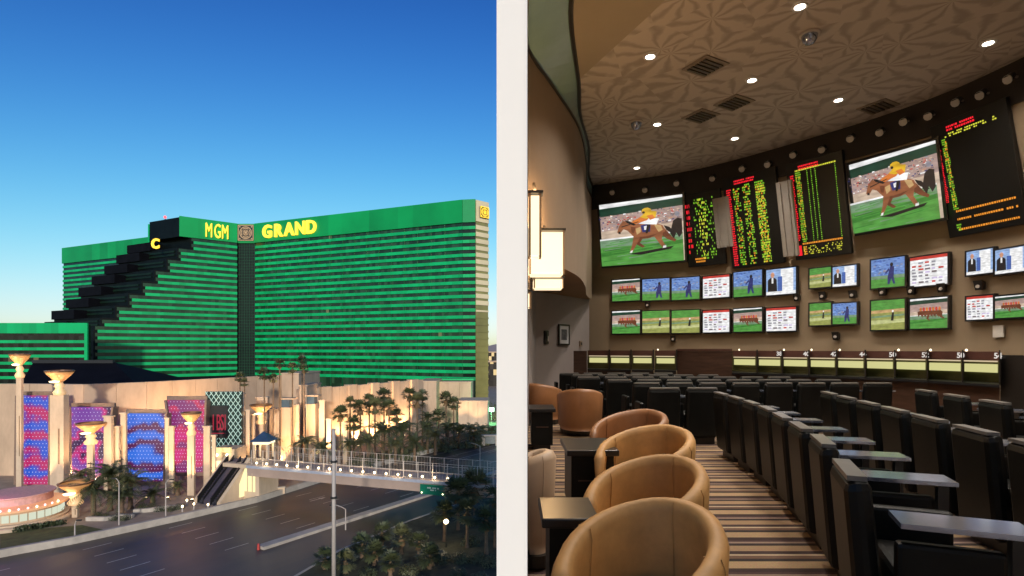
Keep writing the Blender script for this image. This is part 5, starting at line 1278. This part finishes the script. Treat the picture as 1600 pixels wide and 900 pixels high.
bz = MB(); bz.box(-.5, -.035, 0, .5, .06, 1); BZ = bz.mesh('tv_body', M_bezel)
for row, lst in ((0, r1), (1, r2)):
    for i, (a, c, yt, yb, kind) in enumerate(lst):
        p, n, tg = hit((a + c) / 2, SB - .10); q0, _, _ = hit(a, SB - .10); q1, _, _ = hit(min(c, 1610), SB - .10); w = (q1 - q0).length
        zt, zb = CZ + (HY - yt) / F * p.y, CZ + (HY - yb) / F * p.y
        r = thing('wall_television', (p.x, p.y, zb), '%s television from the left in the %s row, showing %s' % (ORD[i], ('upper', 'lower')[row], WHAT[kind]), 'television', 'televisions over the counter', math.atan2(tg.y, tg.x))
        h = zt - zb
        inst('tv_body', BZ, r, (0, 0, -.03), 0, (w + .07, 1, h + .06))
        o = inst('screen', PIC[kind], r, (-w / 2, -.037, 0), 0, (w, 1, h))
        b = MB(); b.box(-w * .3, .062, h * .3, w * .3, .10, h * .7); part('wall_mount', b, M_trim, r, local=True)
# small black speakers and sconces below the upper row
for i, (px, py) in enumerate([(1012, 476), (1246, 465), (1286, 462), (1333, 460), (1380, 456), (1425, 454), (1473, 450), (1532, 446), (1307, 525), (1052, 529)]):
    p, n, tg = hit(px, SB - .08); z = CZ + (HY - py) / F * p.y
    r = thing('wall_speaker', (p.x, p.y, z), '%s small black wall speaker among the televisions from the left' % ORD[i], 'speaker', 'wall speakers', math.atan2(tg.y, tg.x))
    b = MB(); b.add([(-.06, -.05, -.09), (.06, -.05, -.09), (.075, -.09, .09), (-.075, -.09, .09), (-.05, .06, -.07), (.05, .06, -.07), (.05, .06, .07), (-.05, .06, .07)], [(0, 1, 2, 3), (4, 7, 6, 5), (0, 4, 5, 1), (1, 5, 6, 2), (2, 6, 7, 3), (3, 7, 4, 0)]); part('cabinet', b, M_trim, r, local=True)
    b = MB(); b.cyl((0, -.085, -.02), (0, -.066, -.02), .035, .035, 8); part('cone', b, M_steel, r, local=True)
p, n, tg = hit(1560, SB - .05); z = CZ + (HY - 527) / F * p.y
r = thing('wall_notice', (p.x, p.y, z), 'small pale notice on the wall at the far right', 'notice', None, math.atan2(tg.y, tg.x))
b = MB(); b.box(-.09, -.012, 0, .09, .012, .22); part('sheet', b, pm('paper', (.6, .56, .5), .8), r, local=True)
# ------------------------------------------------------------------ betting counter: one bay after another along the curve
M_lit = em('counter_light', s2l((222, 218, 150)), .62); M_valance = pm('valance_wood', (0.075, 0.030, 0.022), .4, .3, 2)
M_num = em('number_white', (.75, .7, .65), .7)
ctr = []
for px0 in (918, 952, 987, 1023): ctr.append((px0, px0 + 34))
for px0, px1 in ((1144, 1183), (1183, 1222), (1222, 1264), (1264, 1307), (1307, 1352), (1352, 1398), (1398, 1449), (1449, 1504), (1504, 1562)): ctr.append((px0, px1))
numbers = ['', '', '', '', '', '38', '40', '42', '44', '50', '52', '50', '54']
counter = thing('betting_counter', (4.0, 13.0, FZ), 'curved dark betting counter with lit service windows under the screens', 'counter')
def cseg(px0, px1, o0, o1, z0, z1):
    a0, _, _ = hit(px0, o0); a1, _, _ = hit(px1, o0); b0, _, _ = hit(px0, o1); b1, _, _ = hit(px1, o1)
    b = MB(); b.add([(v.x, v.y, z) for z in (z0, z1) for v in (a0, a1, b1, b0)], [(0, 3, 2, 1), (4, 5, 6, 7), (0, 1, 5, 4), (1, 2, 6, 5), (2, 3, 7, 6), (3, 0, 4, 7)]); return b
OF, OB = -0.9, 0.42      # front face of the counter stands 0.9 m into the room
for k, ((a, c), num) in enumerate(zip(ctr, numbers)):
    bay = part('front_panel', cseg(a, c, OF, OF + .05, FZ, CZ - .62), M_wood, counter)
    part('counter_top', cseg(a, c, OF - .1, OF + .5, CZ - .617, CZ - .57), M_blk2, bay)
    part('light_strip', cseg(a + 3, c - 3, OF + .30, OF + .34, CZ - .40, CZ - .26), M_lit, bay)
    part('back_panel', cseg(a, c, OF + .36, OF + .40, CZ - .60, CZ - .05), pm('green_brown_panel', (.07, .065, .02), .5, .3, 2), bay)
    part('valance', cseg(a + 1, c - 1, OF - .02, OF + .03, CZ - .19, CZ - .045), M_valance, bay)
    part('valance_light', cseg(a + 2, c - 3, OF - .025, OF - .022, CZ - .215, CZ - .193), em('valance_glow', (.75, .6, .38), .6), bay)
    part('divider', cseg(c - 1.2, c + 1.2, OF - .12, OF + .35, CZ - .566, CZ - .02), M_trim, bay)
    if num:
        p, n, tg = hit(c - 9, OF - .03); me = text_mesh(num, .13, .004, M_num, .002)
        o = inst('number', me, bay, V3(p.x, p.y, CZ - .155) - wloc(bay)); o.rotation_euler = (math.radians(90), 0, math.atan2(tg.y, tg.x))
part('service_door', cseg(1058, 1144, OF, OF + .05, FZ, CZ - .06), M_wood, counter)
part('service_lintel', cseg(1058, 1144, OF - .02, OF + .06, CZ - .057, CZ - .0), M_valance, counter)
part('end_panel', cseg(880, 917, OF, OF + .05, FZ, CZ - .06), M_wood, counter)
part('end_panel', cseg(1563, 1610, OF, OF + .05, FZ, CZ - .1), M_trim, counter)
for i, px in enumerate((1028, 1155, 1225, 1268, 1312, 1404, 1454, 1510)):
    p, n, tg = hit(px, OF - .02); b = MB(); b.lathe([(.006, 0), (.018, .01), (.02, .03), (.006, .045)], (p.x, p.y, CZ - .045), 8); part('counter_lamp', b, em('warm_white_small', (1, .85, .6), 1.6), counter)

# ------------------------------------------------------------------ ceiling fittings
def ceil_pt(px, py):
    Y = 4.95 * F / (HY - py); return XW(px, Y), Y
DL = [(1016, 88, 'brightest downlight near the smooth ceiling panel'), (1175, 125, 'downlight beside the upper ceiling grille'), (1310, 156, 'downlight near the dark bulkhead in the middle'), (1544, 67, 'downlight at the far right of the ceiling'),
      (1027, 194, 'downlight beside the black dome camera'), (1148, 216, 'downlight above the odds boards'), (995, 262, 'farthest downlight over the left video screen'), (1250, 10, 'downlight at the top edge of the ceiling')]
extra = [(3.0, 2.5), (5.5, 2.5), (3.0, 5.0), (5.5, 5.0), (7.2, 5.5), (1.6, 4.2), (4.2, 7.2), (2.0, 6.5)]
def downlight(x, y, lab, e):
    r = thing('downlight', (x, y, CE), lab, 'downlight', 'ceiling downlights')
    b = MB(); b.lathe([(.075, -.012), (.105, -.022), (.115, -.004), (.115, -.002)], (x, y, CE), 16); part('trim_ring', b, pm('trim_white', (.5, .45, .4), .4), r)
    b = MB(); b.lathe([(.01, -.010), (.075, -.012)], (x, y, CE), 16); part('lens', b, em('downlight_lens', (1, .90, .75), 9), r)
    lamp('downlight_lamp', 'SPOT', (x, y, CE - .05), e, (1, .90, .79), .10, r, rot=(0, 0, 0), spot=math.radians(125), blend=.8)
for px, py, lab in DL: downlight(*ceil_pt(px, py), lab, 270)
for i, (x, y) in enumerate(extra): downlight(x, y, '%s downlight of the ceiling part above the viewer' % ORD[i], 195)
def vent(px, py, lab):
    x, y = ceil_pt(px, py); r = thing('ceiling_grille', (x, y, CE), lab, 'grille', 'ceiling grilles'); r.rotation_euler = (0, 0, .5)
    b = MB(); b.box(-.28, -.28, -.02, .28, .28, -.003); part('frame', b, pm('grille_brown', (.24, .19, .14), .5), r, local=True)
    for k in range(5):
        b = MB(); b.box(-.22, -.2 + k * .09, -.045, .22, -.15 + k * .09, -.022); part('slat', b, pm('grille_slat', (.07, .055, .04), .5), r, local=True)
for px, py, lab in ((1102, 103, 'upper left ceiling grille'), (1147, 160, 'square ceiling grille in the middle of the ceiling'), (1095, 181, 'small ceiling grille left of the middle one'), (1372, 166, 'ceiling grille by the dark bulkhead')): vent(px, py, lab)
for px, py, lab in ((994, 190, 'black dome camera on the ceiling at the left'), (1265, 52, 'black dome camera near the top of the ceiling')):
    x, y = ceil_pt(px, py); r = thing('dome_camera', (x, y, CE), lab, 'camera', 'dome cameras')
    b = MB(); b.lathe([(.15, -.003), (.15, -.03), (.12, -.04)], (x, y, CE), 16); part('base_ring', b, M_steel, r)
    b = MB(); b.lathe([(.12, -.04), (.11, -.10), (.07, -.16), (.01, -.18)], (x, y, CE), 16); part('dome', b, M_gloss, r, smooth=True)
# spot heads on the dark bulkhead
for i, px in enumerate((960, 1010, 1060, 1118, 1165, 1205, 1245, 1290, 1335, 1382, 1420, 1460, 1505, 1545, 1590)):
    p, n, tg = hit(px, -.02); q = p + n * .10; z = CE - .30 - .06 * (i % 2)
    r = thing('spot_head', (p.x, p.y, z), '%s little spotlight on the dark bulkhead from the left' % ORD[i], 'spotlight', 'spotlights on the bulkhead')
    b = MB(); b.bar((p.x, p.y, z), (q.x, q.y, z), .03); part('arm', b, M_steel, r)
    e_ = q + n * .10; b = MB(); b.cyl((q.x, q.y, z + .03), (e_.x, e_.y, z - .06), .055, .075, 10); part('can', b, M_black, r)
    b = MB(); b.cyl((e_.x, e_.y, z - .06), (e_.x + n.x * .012, e_.y + n.y * .012, z - .066), .078, .078, 10); part('ring', b, pm('spot_ring', (.45, .43, .40), .35, metal=.5), r)

# ------------------------------------------------------------------ left side: lanterns, picture
M_shade = em('lantern_cream', s2l((255, 232, 190)), .95, (.7, .6, .4))
def lantern(px0, px1, yt, yb, Y, lab, e):
    x0, x1 = XW(px0, Y), XW(px1, Y); z0, z1 = ZW(yb, Y), ZW(yt, Y); w = x1 - x0
    r = thing('box_lantern', ((x0 + x1) / 2, Y, z0), lab, 'lantern', 'cream box lanterns on the balcony front')
    t = .025; d = w * .8
    for (a0, b0, a1, b1) in ((x0 + t, Y, x1 - t, Y + .012), (x0 + t, Y + d, x1 - t, Y + d + .012), (x0, Y + t, x0 + .012, Y + d - t), (x1 - .012, Y + t, x1, Y + d - t)):
        b = MB(); b.box(a0, b0, z0 + t, a1, b1, z1 - t); part('shade_panel', b, M_shade, r)
    for sx in (x0, x1 - t):
        for sy in (Y - .003, Y + d - t + .015):
            b = MB(); b.box(sx, sy, z0, sx + t, sy + t, z1); part('corner_post', b, pm('lantern_frame', (.34, .23, .13), .4, metal=.3), r)
    b = MB(); b.box(x0 - .02, Y - .02, z1 + .002, x1 + .02, Y + d + .03, z1 + .03); part('top_frame', b, M_trim, r)
    b = MB(); b.box(x0 + t, Y + t, z0 - .0, x1 - t, Y + d - t, z0 + .012); part('bottom_panel', b, M_shade, r)
    b = MB(); b.bar(((x0 + x1) / 2, Y + d / 2, z1 + .03), ((x0 + x1) / 2, Y + d + .25, z1 + .22), .03); part('bracket', b, M_trim, r)
    lamp('lantern_lamp', 'POINT', ((x0 + x1) / 2, Y + d / 2, z1 + .18), e * 2.2, (1, .60, .26), .1, r)
lantern(827, 882, 360, 428, 8.3, 'largest cream box lantern on the balcony front', 26)
lantern(826, 846, 302, 402, 6.2, 'tall cream lantern half hidden by the white wall end', 16)
lantern(834, 881, 434, 450, 9.6, 'shallow cream lantern under the largest one', 12)
lantern(818, 830, 456, 482, 7.5, 'smallest cream lantern low beside the white wall end', 5)
def wall_item(px, py, w, h, name, lab, cat, fn):
    t = None; A_, B_ = Vector(lowp[3]), Vector(lowp[4]); k = (px - 800) / F
    tt = (k * A_.y - A_.x) / ((B_.x - A_.x) - k * (B_.y - A_.y)); p = A_ + (B_ - A_) * tt; d = (B_ - A_).normalized(); n = Vector((d.y, -d.x)); p = p + n * .03
    r = thing(name, (p.x, p.y, ZW(py, p.y)), lab, cat, None, math.atan2(d.y, d.x)); fn(r, w, h); return r
def pic_fn(r, w, h):
    b = MB(); b.box(-w / 2, -.02, -h / 2, w / 2, .02, h / 2); part('mat_board', b, pm('mat_white', (.55, .55, .57), .7, .03), r, local=True)
    for a in ((-w / 2 - .04, -h / 2 - .04, w / 2 + .04, -h / 2), (-w / 2 - .04, h / 2, w / 2 + .04, h / 2 + .04), (-w / 2 - .04, -h / 2, -w / 2, h / 2), (w / 2, -h / 2, w / 2 + .04, h / 2)):
        b = MB(); b.box(a[0], -.04, a[1], a[2], -.0, a[3]); part('frame_bar', b, M_trim, r, local=True)
    b = MB(); b.box(-w * .3, -.024, -h * .3, w * .3, -.0205, h * .3); part('print', b, pm('photo_print', (.10, .10, .12), .5, .8, 9), r, local=True)
wall_item(879, 523, .50, .50, 'framed_picture', 'framed black and white picture on the grey wall', 'picture', pic_fn)
def tel_fn(r, w, h):
    b = MB(); b.box(-w / 2, -.03, -h / 2, w / 2, .03, h / 2); part('housing', b, M_trim, r, local=True, bevel=.01)
    b = MB(); b.box(-w * .35, -.06, -h * .1, -w * .05, -.032, h * .4); part('handset', b, M_blk2, r, local=True)
    b = MB(); b.box(w * .08, -.045, -h * .3, w * .4, -.032, h * .1); part('keypad', b, M_steel, r, local=True)
wall_item(852, 527, .18, .36, 'wall_telephone', 'dark wall telephone left of the framed picture', 'telephone', tel_fn)
def box_fn(r, w, h):
    b = MB(); b.box(-w / 2, -.02, -h / 2, w / 2, .02, h / 2); part('plate', b, M_brown, r, local=True); b = MB(); b.box(-w / 4, -.03, -h / 4, w / 4, -.022, h / 4); part('switch', b, M_trim, r, local=True)
wall_item(906, 537, .12, .16, 'switch_plate', 'small brown switch plate right of the framed picture', 'switch', box_fn)

# ------------------------------------------------------------------ tub chairs
def tub_chair(x, y, face, rim, mats, label, rad=.40, group='tub chairs', arm_h=.57, sweep=138, ex=1.14, ey=.88):
    r = thing('tub_chair', (x, y, FZ), label, 'chair', group, face)     # local +x is the open front
    m = mats; b = MB(); n = 26; prof_n = []
    rings = []
    for i in range(n + 1):
        a = math.radians(-sweep) + math.radians(2 * sweep) * i / n; a += math.pi
        t = abs(i / n - .5) * 2; hh = rim - (rim - arm_h) * (t ** 1.7)
        ro, ri = rad, rad - .080; ca, sa = math.cos(a), math.sin(a)
        lo = .10
        sec = [(ro - .05, lo), (ro - .015, lo + .08), (ro, hh * .6), (ro + .012, hh - .05), (ro - .006, hh - .012), (ro - .045, hh), (ri + .012, hh - .014), (ri, hh - .06), (ri + .015, .40), (ri + .03, lo)]
        rings.append([(q * ca * ex, q * sa * ey, z) for q, z in sec])
    ns = len(rings[0]); pts = [p for rg in rings for p in rg]; fs = []
    for i in range(n):
        for k in range(ns):
            fs.append((i * ns + k, i * ns + (k + 1) % ns, (i + 1) * ns + (k + 1) % ns, (i + 1) * ns + k))
    fs += [tuple(range(ns)), tuple(reversed(range(n * ns, (n + 1) * ns)))]
    b.add(pts, fs); part('shell', b, m, r, smooth=True, local=True, bevel=.0)
    for i_ in (5, 13, 21):
        b = MB(); b.tube([Vector((rings[i_][k_][0] * 1.006, rings[i_][k_][1] * 1.006, rings[i_][k_][2])) for k_ in (1, 2, 3, 4)], .003, 5); part('seam', b, m, r, local=True)
        b = MB(); b.tube([Vector((rings[i_][k_][0] * .985, rings[i_][k_][1] * .985, rings[i_][k_][2])) for k_ in (6, 7, 8)], .003, 5); part('seam', b, m, r, local=True)
    b = MB(); rs = rad - .10
    ring = [(rs * math.cos(t), rs * math.sin(t)) for t in [math.radians(a) for a in range(60, 301, 15)]] + [(rad * .92, -rs * .82), (rad * .95, 0), (rad * .92, rs * .82)]
    b.prism([(p_ * ex, q_ * ey) for p_, q_ in ring], .26, .43); part('seat_cushion', b, m, r, local=True, bevel=.035)
    b = MB(); b.lathe([(rad * .75, .02), (rad * .8, .10), (.02, .10)], (0, 0, 0), 20); part('plinth', b, M_trim, r, local=True)
    return r
fc = math.radians(230)
tub_chair(.51, 2.17, fc, .78, M_tanl, 'nearest tan leather tub chair at the bottom', .355)
tub_chair(.78, 3.18, math.radians(226), .78, M_tanl, 'second tan leather tub chair behind the nearest', .37)
tub_chair(1.10, 4.50, math.radians(228), .78, M_tanl, 'third tan tub chair, between the two dark side tables and the rows', .42)
tub_chair(1.24, 5.75, math.radians(228), .78, M_tand, 'fourth tub chair, farther and darker orange', .42)
tub_chair(1.16, 9.3, math.radians(85), .80, M_tand, 'brown tub chair seen from behind near the grey wall', .43)
tub_chair(.62, 10.6, math.radians(60), .80, M_tand, 'farthest brown tub chair beside the white wall end', .40)
tub_chair(.155, 3.62, math.radians(200), .78, M_beige, 'small beige tub seat against the white wall end', .115, arm_h=.74)
def side_table(x0, x1, y0, y1, h, lab):
    r = thing('side_table', ((x0 + x1) / 2, (y0 + y1) / 2, FZ), lab, 'table', 'dark side tables between tub chairs')
    b = MB(); b.box(x0, y0, FZ + h - .05, x1, y1, FZ + h); part('top', b, M_blk2, r, bevel=.008)
    b = MB(); b.box(x0 + .04, y0 + .04, FZ + .08, x1 - .04, y1 - .04, FZ + h - .053); part('cabinet', b, M_blk, r)
    b = MB(); b.box(x0 + .07, y0 + .07, FZ, x1 - .07, y1 - .07, FZ + .078); part('plinth', b, M_trim, r)
    b = MB(); b.box(x0 + .1, y0 + .032, FZ + h * .55, x1 - .1, y0 + .038, FZ + h * .57); part('shelf_edge', b, M_wood, r)
side_table(.15, .44, 2.72, 3.12, .60, 'dark side table beside the second tan chair')
side_table(.46, .90, 4.55, 5.2, .60, 'dark side table beside the third tan chair')
side_table(.24, .62, 7.7, 8.3, .60, 'dark side table by the brown chairs')

# ------------------------------------------------------------------ black race-book seats
def rbox(x0, y0, z0, x1, y1, z1): b = MB(); b.box(x0, y0, z0, x1, y1, z1); return b
def seat_meshes():
    d = {}
    # local: occupant looks along +x; the back panel stands at -x
    b = MB(); b.add([(-.36, -.245, .10), (-.24, -.245, .10), (-.24, .245, .10), (-.36, .245, .10), (-.42, -.245, .84), (-.31, -.245, .86), (-.31, .245, .86), (-.42, .245, .84)], [(0, 3, 2, 1), (4, 5, 6, 7), (0, 1, 5, 4), (1, 2, 6, 5), (2, 3, 7, 6), (3, 0, 4, 7)])
    d['backrest'] = b.mesh('backrest', M_blk)
    d['seat'] = rbox(-.22, -.26, .30, .20, .26, .46).mesh('seat', M_blk)
    for s, nm in ((-1, 'arm_r'), (1, 'arm_l')):
        d[nm] = rbox(-.24, s * .30 - .035, .10, .14, s * .30 + .035, .62).mesh('arm', M_blk)
    d['base'] = rbox(-.28, -.22, .0, .24, .22, .10).mesh('base', M_trim)
    d['top'] = rbox(-.24, -.40, .70, .22, -.19, .722).mesh('desk_top', M_gloss)
    d['leg'] = rbox(.15, -.33, .0, .20, -.28, .698).mesh('desk_leg', M_blk2)
    d['panel'] = rbox(.62 - .02, -.31, .10, .62 + .02, .31, .698).mesh('desk_panel', M_blk2)
    d['piping'] = rbox(-.405, -.215, .845, -.325, .215, .868).mesh('top_piping', pm('painted_glint_piping', (.15, .14, .13), .3, .2, 4))  # paler grey paints the glints along the seat tops
    return d
SM = seat_meshes()
for k_, me_ in SM.items(): pass
def bev(o, w):
    m_ = o.modifiers.new('bevel', 'BEVEL'); m_.width = w; m_.segments = 2; m_.limit_method = 'ANGLE'
def race_seat(x, y, face, label, group, desk=True, full=True):
    r = thing('race_seat', (x, y, FZ), label, 'seat', group, face)
    o = inst('backrest', SM['backrest'], r); bev(o, .045) if full else bev(o, .03)
    inst('top_piping', SM['piping'], o)
    o = inst('seat', SM['seat'], r); bev(o, .03) if full else None
    for nm in ('arm_r', 'arm_l'):
        o = inst('arm', SM[nm], r); bev(o, .02) if full else None
    inst('base', SM['base'], r)
    if desk:
        o = inst('desk_top', SM['top'], r); inst('desk_leg', SM['leg'], o)
    return r
# two rows running away from the viewer
AP = [(1.72, 2.66), (2.07, 3.50), (2.27, 4.15), (2.44, 4.77), (2.59, 5.37), (2.70, 5.98), (2.78, 6.58), (2.83, 7.18)]; n = 8; ang = math.radians(-13)
for i, (bx, by) in enumerate(AP):
    p_, q_ = AP[max(0, i - 1)], AP[min(7, i + 1)]; an = math.atan2(q_[1] - p_[1], q_[0] - p_[0]) - math.pi / 2
    race_seat(bx + .30 * math.cos(an), by + .30 * math.sin(an), an, '%s black seat of the aisle row, counted from the nearest' % ORD[i], 'seats of the aisle row')
b0, b1 = Vector((3.42, 2.6)), Vector((4.6, 7.2))
for i in range(n):
    p = b0 + (b1 - b0) * i / (n - 1); race_seat(p.x, p.y, ang, '%s black seat of the row beyond the aisle row, from the nearest' % ORD[i], 'seats of the second row')
c0, c1 = Vector((5.3, 4.4)), Vector((6.2, 7.6))
for i in range(5):
    p = c0 + (c1 - c0) * i / 4; race_seat(p.x, p.y, ang, '%s black seat of the row nearest the right wall, from the nearest' % ORD[i], 'seats of the third row')
# far rows whose backs face the viewer
rows = [(8.55, 1.72, 3.2, 0), (9.75, 1.75, 6.4, 0), (10.75, 1.75, 6.6, .3), (11.75, 1.5, 6.0, .1), (12.7, 1.4, 5.0, .2), (13.6, 1.4, 4.2, 0)]
for j, (Y, xa, xb, sh) in enumerate(rows):
    x = xa + sh; i = 0
    while x < xb:
        if not (Y < 10 and abs(x - 1.16) < .6):
            race_seat(x, Y, math.radians(90), '%s seat from the left in the %s row of black backs toward the counter' % (ORD[i], ORD[j]), 'seats in the far rows', True, j < 2)
        x += .57; i += 1
